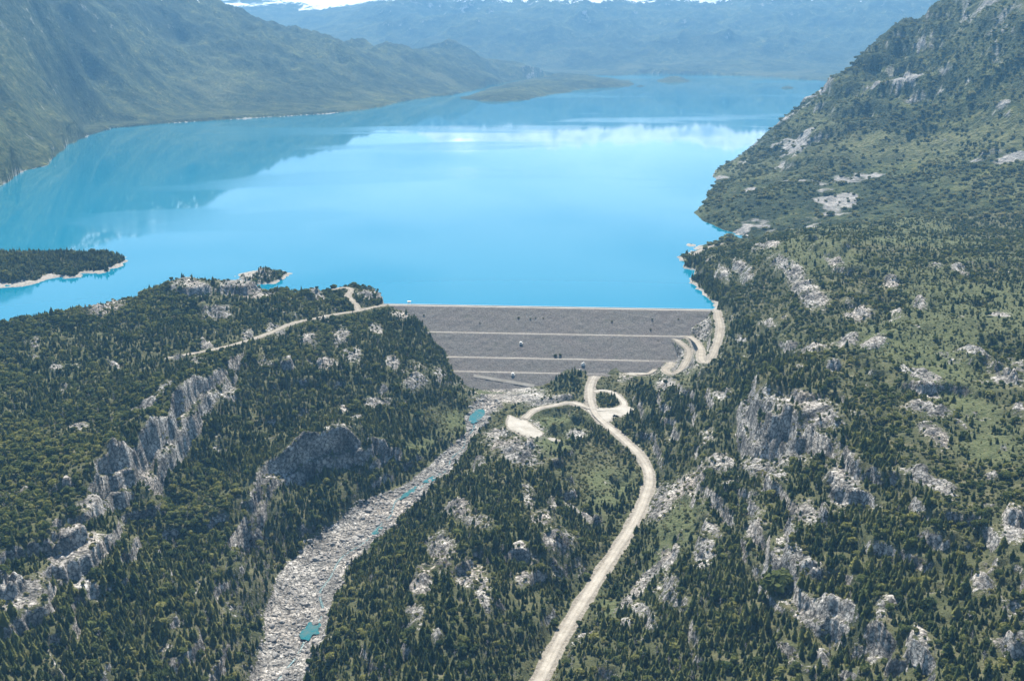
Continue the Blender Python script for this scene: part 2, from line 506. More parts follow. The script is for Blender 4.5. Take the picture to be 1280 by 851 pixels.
# sheets of pale gravel: (pixel outline, height)
YARDS = [
    ([(637, 519), (634, 527), (636, 535), (647, 541), (655, 544), (665, 548), (675, 545), (678, 541), (668, 534), (658, 526), (650, 524), (641, 521)], -90.2),
    ([(679, 552), (688, 557), (697, 561), (703, 558), (697, 550), (688, 547)], -89.5),
    ([(733, 512), (742, 520), (752, 528), (762, 526), (768, 518), (776, 520), (792, 513), (783, 507), (766, 510), (748, 510), (737, 507)], -86.6),
    ([(784, 468), (796, 469), (812, 466), (812, 459), (802, 458), (795, 455), (786, 455), (781, 460)], -74.2),
]

# ------------------------------------------------------------------ terrain control points
C = []
def c(u, v, z): C.append(P(u, v, z))
def cy_(u, v, y): C.append(PY(u, v, y))
# river
RIVER_PX = [(612, 503, -97), (596, 520, -99), (590, 540, -100), (572, 565, -102), (548, 588, -103), (515, 611, -106), (470, 645, -109), (438, 672, -111), (396, 706, -113),
            (384, 740, -115), (372, 775, -117), (364, 805, -119), (347, 851, -122), (332, 890, -124)]
for p in RIVER_PX: c(*p)
# left gorge wall and lower wooded terrace
for p in [(440, 655, -104), (495, 608, -100), (350, 700, -104), (330, 770, -108), (318, 840, -112), (560, 540, -92), (575, 510, -88),
          (430, 557, -36), (380, 572, -38), (335, 602, -42), (470, 565, -56), (500, 555, -74), (290, 640, -55), (300, 700, -62), (270, 760, -70), (250, 830, -82),
          (400, 500, -24), (350, 520, -22), (300, 560, -40), (300, 600, -46), (255, 600, -48), (250, 640, -52), (200, 700, -48), (200, 780, -52), (150, 740, -38), (100, 780, -38),
          (60, 800, -26), (0, 840, -22), (100, 851, -46), (200, 851, -68), (480, 480, -26), (520, 500, -58), (540, 470, -44), (450, 440, -4), (400, 450, 0), (350, 460, 6), (330, 490, -8),
          (500, 430, -14), (470, 410, 2), (560, 480, -74), (545, 445, -40), (585, 488, -92)]: c(*p)
# left cliff top and plateau
for p in [(255, 482, 14), (230, 515, 16), (195, 550, 16), (160, 588, 16), (125, 620, 14), (75, 675, 8), (25, 728, 2), (-30, 780, -2),
          (200, 480, 18), (150, 520, 18), (100, 560, 18), (50, 620, 17), (0, 680, 15), (0, 600, 20), (0, 520, 22), (60, 480, 20), (120, 450, 20), (0, 450, 24),
          (300, 430, 19), (250, 400, 26), (240, 355, 44), (290, 360, 40), (180, 374, 34), (330, 369, 33), (380, 372, 22), (120, 388, 30), (60, 396, 30), (0, 408, 28), (-100, 430, 24),
          (340, 400, 20), (420, 380, 16), (440, 359, 24), (470, 363, 20), (487, 376, 10), (-150, 600, 22), (-150, 480, 24), (-150, 760, 10)]: c(*p)
# foot of the left cliff
for p in [(262, 575, -42), (215, 625, -44), (170, 665, -42), (125, 715, -20), (70, 765, -14), (10, 800, -12)]: c(*p)
# behind the left hills: lake bed
for p in [(240, 355, 44), (330, 369, 33), (120, 388, 30), (0, 408, 28), (-100, 430, 24), (440, 359, 24), (380, 372, 22), (487, 376, 10)]:
    x, y, z = P(*p); f = (y + 130) / y; C.append((x * f, y * f, -14.0)); f = (y + 330) / y; C.append((x * f, y * f, -30.0))
# dam contact lines
for u, v in [(497, 386), (515, 398), (531, 412), (545, 432), (556, 446), (566, 462), (574, 474)]: C.append(dam_hit(u, v, 3.0))
for u, v in [(585, 484), (620, 487), (660, 486), (685, 481), (700, 470), (735, 462), (770, 454), (800, 446), (815, 438), (838, 424), (862, 412), (880, 400)]: C.append(dam_hit(u, v, 0.0))
for u, v in [(560, 400), (620, 420), (680, 440), (740, 430), (800, 410), (850, 398), (640, 466), (600, 450), (520, 389), (700, 400)]: C.append(dam_hit(u, v, -16.0))
for u in (520, 600, 680, 760, 840): x, y, z = P(u, 383, 8); C.append((x, y + 120, -45.0))
# centre ridge
for p in [(640, 560, -72), (605, 600, -68), (600, 640, -60), (590, 690, -54), (575, 740, -50), (560, 790, -48), (545, 851, -50), (530, 900, -52),
          (640, 610, -66), (660, 660, -52), (690, 672, -50), (715, 722, -84), (740, 690, -84), (760, 640, -86), (740, 600, -84), (700, 600, -78), (700, 560, -84), (660, 530, -90), (630, 515, -93),
          (720, 540, -86), (650, 700, -58), (660, 760, -72), (640, 800, -72), (620, 851, -76), (650, 500, -93), (690, 495, -90), (560, 620, -92), (520, 665, -92), (480, 700, -92), (440, 760, -98), (420, 830, -104),
          (500, 760, -72), (480, 830, -78), (540, 690, -72), (400, 870, -116)]: c(*p)
# right side up from the road
for p in [(815, 640, -70), (850, 640, -42), (835, 600, -64), (850, 550, -44), (870, 590, -38), (905, 560, -12), (925, 565, 0), (958, 497, 58), (1000, 500, 66), (1010, 540, 56), (1000, 580, 48), (945, 590, 18),
          (900, 480, 8), (850, 490, -36), (800, 500, -72), (800, 540, -78), (830, 520, -58), (920, 440, 16), (905, 420, 8), (850, 470, -45), (880, 470, -18), (950, 460, 38),
          (960, 420, 48), (930, 400, 34), (910, 370, 20), (1000, 450, 76), (1000, 380, 92), (1000, 330, 104), (950, 330, 84), (960, 302, 88), (1000, 297, 104), (1060, 295, 112), (1120, 300, 114), (1200, 308, 118), (1280, 315, 120),
          (1100, 370, 104), (1200, 380, 112), (1280, 390, 118), (1100, 450, 92), (1200, 450, 104), (1280, 450, 114), (1050, 520, 74), (1120, 540, 80), (1200, 540, 90), (1280, 540, 104), (1100, 600, 72), (1200, 620, 82),
          (1280, 640, 96), (1050, 620, 54), (1000, 640, 36), (950, 650, 12), (900, 650, -14), (850, 700, -44), (800, 750, -62), (760, 800, -70), (740, 851, -66), (800, 851, -46), (900, 760, -12), (900, 851, -12),
          (1000, 720, 20), (1000, 851, 14), (1050, 760, 28), (1100, 720, 46), (1100, 851, 34), (1200, 740, 64), (1200, 851, 52), (1280, 740, 76), (1280, 851, 64), (1400, 851, 76), (1400, 600, 112), (1400, 400, 130), (1450, 700, 96)]: c(*p)
# right shore and cove
for p in [(893, 381, 0), (884, 368, 0), (870, 352, 0), (868, 338, 0), (864, 322, 0), (876, 308, 0), (905, 300, 0), (935, 296, 0), (918, 292, 0), (900, 284, 0), (884, 278, 0), (868, 266, 0)]: c(*p)
for p in [(845, 352, -16), (840, 322, -18), (850, 270, -25), (890, 292, -10), (860, 383, -14)]: c(*p)
# behind the right hill: a dip, then the foot of the right mountain
for p in [(990, 287, 24), (1060, 284, 60), (1150, 290, 84), (1280, 296, 100), (1400, 300, 110)]: c(*p)
for u, v, y in [(920, 262, 3120), (950, 243, 3200), (1000, 250, 3100), (1025, 275, 2900), (895, 262, 3240), (1060, 240, 3150), (1150, 240, 3050), (1280, 240, 2850), (1400, 240, 2800),
                (1000, 205, 3600), (1100, 200, 3480), (1200, 200, 3250), (1280, 190, 3150), (1400, 180, 3100), (920, 225, 3700), (950, 215, 3700), (1050, 150, 3950), (1100, 120, 4050), (1150, 90, 4100), (1200, 120, 3700), (1280, 100, 3500),
                (1200, 40, 4050), (1280, 20, 3800), (1400, 0, 3700), (1400, 100, 3400),
                (905, 228, 4000), (932, 203, 4150), (962, 165, 4350), (1005, 137, 4450), (1030, 115, 4500), (1065, 88, 4520), (1100, 60, 4550), (1140, 27, 4550), (1175, -2, 4600), (1240, -40, 4600), (1320, -80, 4600), (1450, -120, 4600)]: cy_(u, v, y)
for u, y, z in [(905, 4400, -20), (935, 4800, -22), (965, 5100, -24), (1010, 5300, -26), (1060, 5600, -28), (1110, 6100, -30), (1180, 6500, -30), (1300, 7000, 60), (1180, 5600, 260), (1300, 5600, 420), (1450, 6000, 500)]:
    C.append(((u - 640) / FPX * y * CP, y, z))
# lake bed
for p in [(500, 350), (300, 330), (700, 330), (800, 360), (500, 280), (200, 280), (700, 240), (80, 290), (400, 220), (600, 180), (800, 200), (880, 160), (950, 125), (300, 185), (180, 200), (500, 155), (700, 140), (850, 125), (-100, 300), (-100, 260), (880, 105), (970, 108), (640, 340)]:
    c(*p, -40)
# left shore
for p in [(-80, 262), (0, 233), (30, 214), (62, 205), (75, 190), (110, 170), (200, 155), (300, 149), (400, 143), (470, 135), (540, 121), (575, 116)]: c(*p, 0)
for u, v, y in [(-80, 150, 3900), (0, 170, 4200), (0, 90, 5200), (0, 0, 6000), (-100, 0, 5700), (40, 150, 4900), (100, 140, 6300), (100, 90, 6800), (60, 8, 6500), (110, 32, 7100), (150, 52, 7400), (170, 20, 8200), (200, 25, 8500),
                (200, 90, 7700), (200, 125, 7150), (300, 90, 8300), (300, 120, 7750), (230, 6, 8900), (265, 26, 8900), (300, 43, 9000), (330, 53, 9100), (362, 58, 9300), (430, 62, 9700), (520, 68, 10900), (600, 76, 12300), (640, 84, 13000), (680, 92, 13700),
                (400, 90, 8800), (400, 120, 8200), (480, 90, 9800), (480, 115, 9000), (560, 95, 10700), (560, 80, 11300), (620, 97, 12300), (-100, -60, 6800), (60, -60, 8400), (180, -40, 9200)]: cy_(u, v, y)
for u, y, z in [(362, 12000, 150), (300, 12000, 260), (430, 13000, 100), (520, 14000, 80), (620, 14800, 60), (230, 12000, 420), (60, 11000, 600), (-100, 10500, 700)]:
    C.append(((u - 640) / FPX * y * CP, y, z))
# far shore and the ranges
for u, v in [(690, 90), (740, 93), (800, 95), (850, 95), (900, 97), (960, 99), (1010, 102), (1060, 105)]: c(u, v, 2)
for u, v, y in [(345, 37, 13000), (328, 47, 13000), (364, 47, 13000),
                (395, 40, 18500), (420, 30, 18500), (450, 18, 18500), (500, 6, 18500), (560, 14, 18000), (620, 4, 18500), (700, -2, 18500), (760, 10, 18000), (820, 2, 18500), (900, 4, 18000), (960, -2, 18000), (1020, 6, 17500), (1100, -4, 17500), (1200, -4, 17000), (1350, -6, 16500),
                (520, 45, 16500), (640, 50, 16300), (760, 52, 16300), (880, 56, 16000), (1000, 60, 15800), (1100, 58, 15600), (1200, 62, 15200),
                (235, 12, 26000), (270, 4, 26000), (300, 12, 26000), (330, 4, 26000), (370, 11, 26000), (410, 6, 26000), (440, 13, 26000), (200, -20, 26000), (100, -30, 26000), (0, -30, 26000), (500, 6, 25000), (600, 2, 25000), (750, 2, 25000), (900, 2, 25000), (1050, 0, 25000), (1200, -5, 25000),
                (260, 42, 17000), (330, 44, 17500), (150, 30, 15000), (0, 30, 14000)]: cy_(u, v, y)
for u in (0, 100, 200, 250, 300, 350, 400, 450, 550, 700, 900, 1200): C.append(((u - 640) / FPX * 30500 * CP, 30500, 250.0))
# roads steer the ground too
for nm, (pts, w) in ROADS.items():
    if nm in ('ring',): continue
    for q in pts[::12]: C.append(tuple(q))

C = np.array(C, float)
def ab(x, y): return x / y, np.log(y)
ca, cb = ab(C[:, 0], C[:, 1])
# merge points that nearly coincide
keep = []
for i in range(len(C)):
    if all((ca[i] - ca[j]) ** 2 + (cb[i] - cb[j]) ** 2 > 1.0e-5 for j in keep): keep.append(i)
C = C[keep]; ca = ca[keep]; cb = cb[keep]
def U(r2): return 0.5 * r2 * np.log(r2 + 1e-12)
N = len(C)
K = U((ca[:, None] - ca) ** 2 + (cb[:, None] - cb) ** 2) + np.eye(N) * 2.0e-5
Pm = np.stack([np.ones(N), ca, cb], 1)
A = np.zeros((N + 3, N + 3)); A[:N, :N] = K; A[:N, N:] = Pm; A[N:, :N] = Pm.T
rhs = np.zeros(N + 3); rhs[:N] = C[:, 2]
SOL = np.linalg.solve(A, rhs)
# coarse table
GA = np.linspace(-.80, .80, 330); GB = np.linspace(math.log(560), math.log(34000), 420)
tab = np.zeros((len(GB), len(GA)))
for i, b_ in enumerate(GB):
    tab[i] = U((GA[:, None] - ca) ** 2 + (b_ - cb) ** 2) @ SOL[:N] + SOL[N] + SOL[N + 1] * GA + SOL[N + 2] * b_
def base_z(x, y):
    a, b = ab(x, y)
    fa = np.clip((a - GA[0]) / (GA[1] - GA[0]), 0, len(GA) - 1.001); fb = np.clip((b - GB[0]) / (GB[1] - GB[0]), 0, len(GB) - 1.001)
    ia = fa.astype(int); ib = fb.astype(int); fa = fa - ia; fb = fb - ib
    return (tab[ib, ia] * (1 - fa) + tab[ib, ia + 1] * fa) * (1 - fb) + (tab[ib + 1, ia] * (1 - fa) + tab[ib + 1, ia + 1] * fa) * fb

# ------------------------------------------------------------------ terrain grid
rows = [600.0]
while rows[-1] < 31000:
    y = rows[-1]
    rows.append(y * (1 + (0.0019 if y < 2700 else 0.0036)))
cols = np.concatenate([np.arange(-.78, -.58, .005), np.arange(-.58, .58, .00165), np.arange(.58, .781, .005)])
YY = np.repeat(np.array(rows)[:, None], len(cols), 1); XX = YY * cols[None, :]
NR, NC = XX.shape
X = XX.ravel(); Y = YY.ravel()
Z = base_z(X, Y)
UU, VV = proj(X, Y, Z)
near = Y < 2900

lake_poly = [(CL.x - 30, CL.y + 4)] + [(CRr.x + 14, CRr.y + 2)] + [P(*p)[:2] for p in [(905, 384, 14), (915, 350, 40), (935, 325, 60), (965, 305, 88), (1010, 296, 60)]] + \
    [(1500, 3300), (3300, 4200), (9000, 9000), (12000, 16500), (-12000, 16500), (-6000, 6000)] + [P(*p)[:2] for p in [(-140, 440, 22), (-100, 431, 24), (0, 409, 28), (60, 397, 30), (120, 389, 30), (180, 369, 36), (240, 351, 46), (330, 363, 36), (380, 367, 26), (430, 361, 24), (470, 366, 18)]]
lakeside = in_poly(X, Y, lake_poly)

# --- the shoreline of the lake: the bed goes under inside it, the land stays above outside it
SHORE = [P(u, v, 0)[:2] for u, v in [(-80, 262), (0, 233), (30, 214), (50, 210), (62, 205), (68, 196), (75, 190), (92, 178), (110, 170), (140, 161), (200, 155), (250, 152), (300, 149), (350, 146), (400, 143), (435, 140), (470, 135), (505, 127), (540, 121), (565, 119.5), (590, 114), (612, 107.5), (640, 102), (680, 96), (735, 94), (770, 95), (800, 92.5), (880, 93.5), (960, 96.5), (1010, 100), (1050, 103)]]
SHORE += [((u - 640) / FPX * y * CP, y) for u, y in [(1075, 8500), (1080, 7000), (1040, 6000), (1000, 5450), (960, 5050), (925, 4700), (900, 4300)]]
SHORE += [P(u, v, 0)[:2] for u, v in [(893, 235), (880, 252), (868, 266), (874, 273), (884, 278), (893, 283), (905, 288), (918, 292), (930, 295), (918, 298), (905, 300), (890, 303), (876, 308), (866, 315), (864, 322), (868, 338), (870, 352), (884, 368), (893, 381)]]
SHORE += [(CRr.x, CRr.y), (CL.x, CL.y)]
SHORE += [(x * (y + 60) / y, y + 60) for x, y, z in [P(*p) for p in [(470, 366, 18), (430, 362, 22), (380, 372, 22), (330, 369, 33), (240, 355, 44), (120, 388, 30), (0, 408, 28), (-140, 440, 22)]]]
SHORE += [(-3000, 2300), (-3200, 3000)]
m = (Y > 1700) & (Y < 17000)
d_, _, _ = seg_dist(X[m], Y[m], SHORE, True)
d_ = np.where(in_poly(X[m], Y[m], SHORE), d_, -d_)
wob = .006 * np.maximum(Y[m] - 1500, 0) * fbm(X[m] / Y[m] * 3000, np.log(Y[m]) * 3000, 60, 4, 88)
dsh = d_ + wob
zz = Z[m]
far_s = np.clip(Y[m] / 3000, 1, 3)
zin = -np.minimum(40, 1.0 + dsh * .30)
zout = np.minimum(-dsh * .42, 14)
ls_ = lakeside[m]
zz = np.where(ls_ & (dsh > 0), np.minimum(zz, zin), zz)
zz = np.where(ls_ & (dsh <= 0) & (Y[m] > 2700), np.maximum(zz, zout), zz)
Z[m] = zz
DSH = np.full(X.shape, -1e4); DSH[m] = dsh
UU, VV = proj(X, Y, Z)

# --- islands and points in the lake (bumps on the bed)
def land_bump(poly_px, h, edge, Zc, hill=1.0):
    poly = [P(u, v, 0)[:2] for u, v in poly_px]
    xs = [p[0] for p in poly]; ys = [p[1] for p in poly]
    m = (X > min(xs) - 4 * edge) & (X < max(xs) + 4 * edge) & (Y > min(ys) - 4 * edge) & (Y < max(ys) + 4 * edge)
    x, y = X[m], Y[m]
    d, _, _ = seg_dist(x, y, poly, True)
    d = np.where(in_poly(x, y, poly), d, -d) + fbm(x, y, edge * .8, 3, 77) * edge * .22
    zz = np.where(d > 0, 1.2 * np.minimum(d / (edge * .12), 1) + h * (1 - np.exp(-np.maximum(d - edge * .1, 0) / edge)) * (1 + .35 * fbm(x, y, edge, 3, 5)), d * .25)
    Zc[m] = np.maximum(Zc[m], np.maximum(zz, -40))
    lab = np.zeros(X.shape, bool); lab[m] = d > -edge * .6
    return lab
PEN = [(-140, 378), (-60, 368), (0, 360), (40, 356), (80, 348), (120, 341), (150, 334), (163, 327), (162, 321), (150, 318), (120, 318), (60, 316), (0, 318), (-60, 318), (-140, 322)]
ISL = [(312, 352), (322, 355.5), (340, 354), (355, 348), (363, 342.5), (350, 342), (338, 340), (322, 342), (314, 346)]
PT2 = [(868, 326), (880, 322), (905, 312), (920, 300), (905, 303), (885, 305), (872, 309), (864, 315), (863, 322)]
LOWPEN = [(578, 123), (600, 127.5), (630, 127.5), (662, 124.5), (690, 118.5), (720, 114), (750, 110.5), (788, 108.5), (796, 105), (785, 101), (740, 99.5), (690, 99.5), (650, 101), (625, 106), (608, 111), (590, 117)]
ISL2 = [(818, 102.5), (838, 104), (862, 103), (862, 100.5), (845, 98.5), (826, 99.5)]
ISL3 = [(796, 108.8), (804, 109), (806, 107.2), (798, 107)]
ISL4 = [(974, 111), (990, 111.3), (992, 109.2), (978, 109)]
lab_pen = land_bump(PEN, 15, 45, Z)
lab_isl = land_bump(ISL, 9, 22, Z)
lab_pt2 = land_bump(PT2, 5, 25, Z)
lab_low = land_bump(LOWPEN, 85, 420, Z)
lab_i2 = land_bump(ISL2, 45, 200, Z)
lab_i3 = land_bump(ISL3, 40, 90, Z)
lab_i4 = land_bump(ISL4, 30, 90, Z)

# --- masks read on the ground
def ell(u, v, ru, rv, ang=0.0, soft=.5):
    ca_, sa_ = math.cos(R(ang)), math.sin(R(ang))
    du, dv = UU - u, VV - v
    p_, q_ = (du * ca_ + dv * sa_) / ru, (-du * sa_ + dv * ca_) / rv
    return np.clip(1.5 - np.sqrt(p_ * p_ + q_ * q_), 0, 1) ** .8

OUTCROPS = [  # u, v, half width, half height, angle
    (130, 388, 30, 8, -8), (45, 432, 7, 10, 25), (212, 494, 16, 8, -25), (178, 516, 26, 6, -24), (98, 536, 14, 6, -10), (72, 463, 9, 4, 0), (80, 488, 6, 8, 30), (140, 458, 12, 4, 0), (270, 391, 24, 9, 0),
    (240, 362, 26, 9, 5), (165, 372, 14, 6, 0), (305, 366, 40, 9, 8), (345, 412, 14, 7, 0), (258, 432, 9, 8, 0), (222, 448, 10, 6, 0), (285, 482, 10, 14, 15), (262, 492, 24, 10, -15), (245, 455, 16, 8, 0),
    (95, 690, 40, 26, -10), (28, 745, 32, 26, -20), (125, 622, 34, 14, -35), (30, 612, 8, 4, -15), (85, 612, 6, 5, 0), (245, 737, 5, 6, 0), (215, 830, 8, 6, 0),
    (360, 455, 8, 6, 0), (410, 460, 14, 10, 20), (440, 445, 14, 14, 30), (385, 420, 12, 10, 30), (425, 420, 12, 14, 30), (470, 412, 10, 8, 20), (500, 395, 14, 7, 10), (420, 546, 20, 8, -10), (380, 566, 14, 7, -15),
    (335, 598, 14, 9, -35), (445, 527, 10, 6, 0), (475, 505, 18, 8, 0), (520, 480, 16, 12, 0), (550, 470, 9, 10, 0), (490, 455, 10, 8, 30), (410, 397, 14, 6, -10), (395, 372, 14, 5, 10), (465, 368, 20, 7, 10), (310, 420, 8, 8, 0), (430, 510, 6, 6, 0),
    (642, 570, 40, 20, 10), (620, 545, 22, 10, 0), (572, 640, 20, 14, 10), (600, 655, 20, 9, 10), (552, 690, 20, 26, 10), (530, 735, 14, 22, 10), (520, 775, 12, 18, 0), (590, 720, 22, 22, 0), (545, 800, 8, 14, 0), (605, 755, 10, 22, -10),
    (660, 620, 10, 16, -20), (675, 650, 24, 12, 10), (700, 682, 22, 18, 30), (725, 640, 30, 6, 35), (650, 690, 9, 10, 0), (655, 725, 10, 14, -10), (600, 585, 10, 8, 0), (720, 545, 16, 6, 0), (800, 560, 12, 5, 40), (690, 630, 8, 8, 0),
    (985, 520, 40, 20, 10), (1020, 535, 34, 26, 15), (985, 560, 36, 22, 20), (950, 580, 26, 16, -10), (1055, 600, 22, 22, 50), (1010, 645, 24, 24, 30), (970, 600, 18, 12, 0), (900, 575, 18, 24, 30), (870, 600, 14, 20, 40),
    (1160, 515, 34, 12, 12), (1165, 545, 26, 12, 35), (1150, 598, 16, 10, 20), (1175, 612, 28, 10, 35), (1268, 660, 22, 22, 30), (1225, 735, 15, 14, 0), (1218, 447, 20, 6, 10), (1256, 468, 26, 12, 20), (1150, 470, 30, 6, 18), (1160, 487, 20, 5, 15),
    (1072, 392, 20, 7, 0), (1115, 355, 12, 7, 20), (1120, 395, 10, 6, 20), (1150, 385, 10, 10, 30), (1092, 435, 18, 6, 0), (985, 340, 28, 12, 30), (1010, 365, 34, 14, 35), (960, 310, 20, 5, 0), (1060, 430, 14, 6, 0), (1010, 440, 20, 5, -10),
    (990, 430, 10, 5, -30), (1040, 460, 10, 4, 0), (900, 490, 16, 7, -15), (925, 425, 8, 6, 0), (960, 405, 12, 5, 0), (890, 660, 16, 12, 30), (880, 690, 12, 20, 30), (840, 740, 10, 22, 30), (1040, 760, 18, 16, 0), (1000, 715, 30, 14, 20),
    (1110, 760, 8, 22, -20), (945, 660, 8, 8, 0), (1100, 780, 10, 20, -10), (1150, 815, 10, 24, -15), (1265, 810, 24, 14, 20), (1030, 805, 10, 16, 0), (780, 780, 14, 6, -30), (1240, 595, 10, 6, 0), (1200, 340, 14, 6, 20), (1170, 335, 10, 5, 0), (1250, 400, 14, 5, 0), (1275, 510, 10, 8, 0),
    (930, 340, 14, 10, 20), (905, 345, 10, 10, 0), (1045, 335, 18, 6, 20), (835, 690, 16, 12, -30)]
RK = np.zeros(X.shape)
nm = near
UU_n, VV_n = UU, VV
for (u, v, ru, rv, an) in OUTCROPS:
    m = near & (np.abs(UU - u) < 2.2 * max(ru, rv)) & (np.abs(VV - v) < 2.2 * max(ru, rv))
    if not m.any(): continue
    ca_, sa_ = math.cos(R(an)), math.sin(R(an))
    du, dv = UU[m] - u, VV[m] - v
    p_, q_ = (du * ca_ + dv * sa_) / ru, (-du * sa_ + dv * ca_) / rv
    RK[m] = np.maximum(RK[m], np.clip(1.45 - np.sqrt(p_ * p_ + q_ * q_), 0, 1))
nz1 = fbm(X, Y, 38, 4, 3); nz2 = fbm(X, Y, 140, 3, 9)

# --- relief
S_near = sstep(620, 700, Y) * 1.0
dam_s, dam_t = dam_st(X, Y)
quiet = np.zeros(X.shape)                                 # 1 where the ground is worked flat
mreg = near & (Y < 2300) & (np.abs(X) < 900)
riv = [P(*p) for p in RIVER_PX]
rd, _, rz = seg_dist(X[mreg], Y[mreg], riv)
RD = np.full(X.shape, 1e4); RD[mreg] = rd
RZ = np.zeros(X.shape); RZ[mreg] = rz
riv_w = np.interp(Y, [950, 1080, 1200, 1320, 1400, 1450, 1530, 1600, 1660, 1725, 1800], [20, 28, 31, 29, 22, 16, 14, 8, 8, 15, 14])
RW = sstep(1.75, .85, (RD + 7 * nz1) / riv_w)
quiet = np.maximum(quiet, RW)
relief = (1 + .6 * sstep(150, 400, X)) * nz2 * 9.0 + nz1 * 4.0 + (ridged(X, Y, 60, 4, 21) - .55) * 12.0 + fbm(X, Y, 11, 3, 8) * 1.6
rock_rel = (ridged(X, Y, 30, 3, 31) - .5) * 13.0 + fbm(X, Y, 9, 2, 14) * 3.0
rough = np.where(near, relief + RK * (rock_rel + 4.0), 0)
damzone = sstep(-70, -20, dam_s) * sstep(DAM_L + 60, DAM_L, dam_s) * sstep(-40, -10, dam_t) * sstep(260, 190, dam_t)
left_up = sstep(1.0, 0.0, np.abs(X + 500) / 400)
Z = Z + rough * (1 - quiet) * (1 - .75 * damzone) * sstep(0, 1, 1 - 0 * X)

# far relief, growing with distance
farw = sstep(2500, 3600, Y)
hgt = np.clip(Z / 300.0, 0.0, 1.6)
amp = farw * np.clip(.12 + hgt, 0, 1.3)
mtn = (ridged(X, Y, 420, 5, 41, .52) - .55) * 150 + (ridged(X, Y, 130, 4, 43) - .5) * 58
big = (ridged(X, Y, 2600, 5, 51, .5) - .6) * 900
w_big = sstep(12500, 15000, Y)
mtn = np.where(Y > 12500, (ridged(X, Y, 1100, 5, 45, .55) - .55) * (110 + 450 * sstep(-.17, -.07, X / Y)), mtn)
Z = Z + np.where(Z > 0, amp * sstep(0, 22, Z) * mtn * (1 - w_big * .3) * np.where(Y < 5500, .8, .85), 0) + np.where(Z > 0, w_big * big * np.clip(Z / 350, 0, 1) * np.where(Y > 21500, .25, (.25 + .17 * sstep(-.17, -.07, X / Y))), 0)

# --- cliffs: a step in the ground along a line, the high side on the left of the direction of travel
def cliff(pts, drop, tail, face, rag, seed):
    global Z, RK
    line = [P(*p)[:2] for p in pts]
    xs = [p[0] for p in line]; ys = [p[1] for p in line]
    m = (X > min(xs) - 200) & (X < max(xs) + 200) & (Y > min(ys) - 200) & (Y < max(ys) + 200)
    x, y = X[m], Y[m]
    d, s, _ = seg_dist(x, y, line)
    d0 = d * s
    sd = d0 + fbm(x, y, 85, 2, seed) * rag * 1.3 + fbm(x, y, 19, 3, seed + 3) * rag * .45
    sd2 = d0 + 13 + fbm(x, y, 60, 3, seed + 7) * rag * 1.5 + fbm(x, y, 9, 2, seed + 9) * rag * .3
    e0 = np.hypot(x - line[0][0], y - line[0][1]); e1 = np.hypot(x - line[-1][0], y - line[-1][1])
    fade = sstep(0, 34, np.minimum(e0, e1) + 8) * np.clip(.8 + .7 * fbm(x, y, 70, 2, seed + 11), .4, 1.15)
    for q, part in ((sd, .6), (sd2, .4)):
        st = sstep(-face, face, q) - .5
        Z[m] += drop * part * st * np.exp(-np.abs(q) / tail) * fade
    RK[m] = np.maximum(RK[m], (.72 + .35 * fbm(x, y, 16, 2, seed + 13)) * np.clip(fade * 1.5, 0, 1) * sstep(-face * 1.6 - 12, -face * .6 - 6, sd) * sstep(face * 2.0, face, sd))
cliff([(140, 625, -12), (170, 600, -14), (205, 566, -14), (238, 530, -14), (262, 502, -12), (285, 474, -2)], 66, 46, 3.5, 9, 100)
cliff([(20, 765, -12), (60, 722, -10), (100, 705, -12), (130, 690, -16)], 16, 26, 3.5, 8, 103)
cliff([(310, 640, -55), (335, 612, -58), (375, 590, -60), (420, 578, -60), (455, 568, -60)], 62, 40, 3.5, 9, 120)
cliff([(675, 700, -60), (692, 706, -66), (706, 712, -70), (722, 700, -72), (735, 690, -72)], 30, 30, 5, 5, 140)
cliff([(1000, 560, 40), (985, 548, 40), (965, 545, 34), (945, 540, 28), (935, 525, 22), (938, 505, 20)][::-1], 62, 55, 4, 6, 160)
cliff([(900, 640, -18), (880, 620, -30), (868, 600, -36), (870, 575, -36)][::-1], 26, 30, 4, 6, 170)
cliff([(1080, 790, 32), (1050, 775, 24), (1020, 765, 18), (990, 745, 12), (975, 715, 10), (985, 680, 12), (1000, 668, 24)][::-1], 36, 40, 4, 8, 180)
cliff([(1040, 825, 20), (1010, 812, 12)][::-1], 24, 26, 4, 5, 185)
cliff([(600, 492, -90), (580, 480, -78), (565, 462, -66)], 14, 25, 4, 4, 190)
cliff([(130, 745, -28), (85, 722, -20), (55, 712, -14)][::-1], 22, 32, 4, 6, 195)

cliff([(1120, 815, 40), (1085, 800, 32), (1065, 790, 28)][::-1], 26, 28, 4, 6, 196)
cliff([(1080, 610, 60), (1060, 600, 58), (1045, 580, 56), (1040, 560, 58)][::-1], 24, 28, 4, 6, 197)
cliff([(840, 760, -50), (825, 725, -50), (838, 690, -46)][::-1], 26, 28, 4, 7, 198)
cliff([(960, 690, 12), (940, 660, 8), (950, 630, 14)][::-1], 30, 28, 4, 6, 199)
cliff([(1250, 690, 84), (1225, 720, 74), (1200, 730, 66)], 22, 26, 4, 6, 191)
cliff([(545, 700, -60), (520, 720, -66), (515, 760, -68)][::-1], 14, 20, 4, 6, 192)
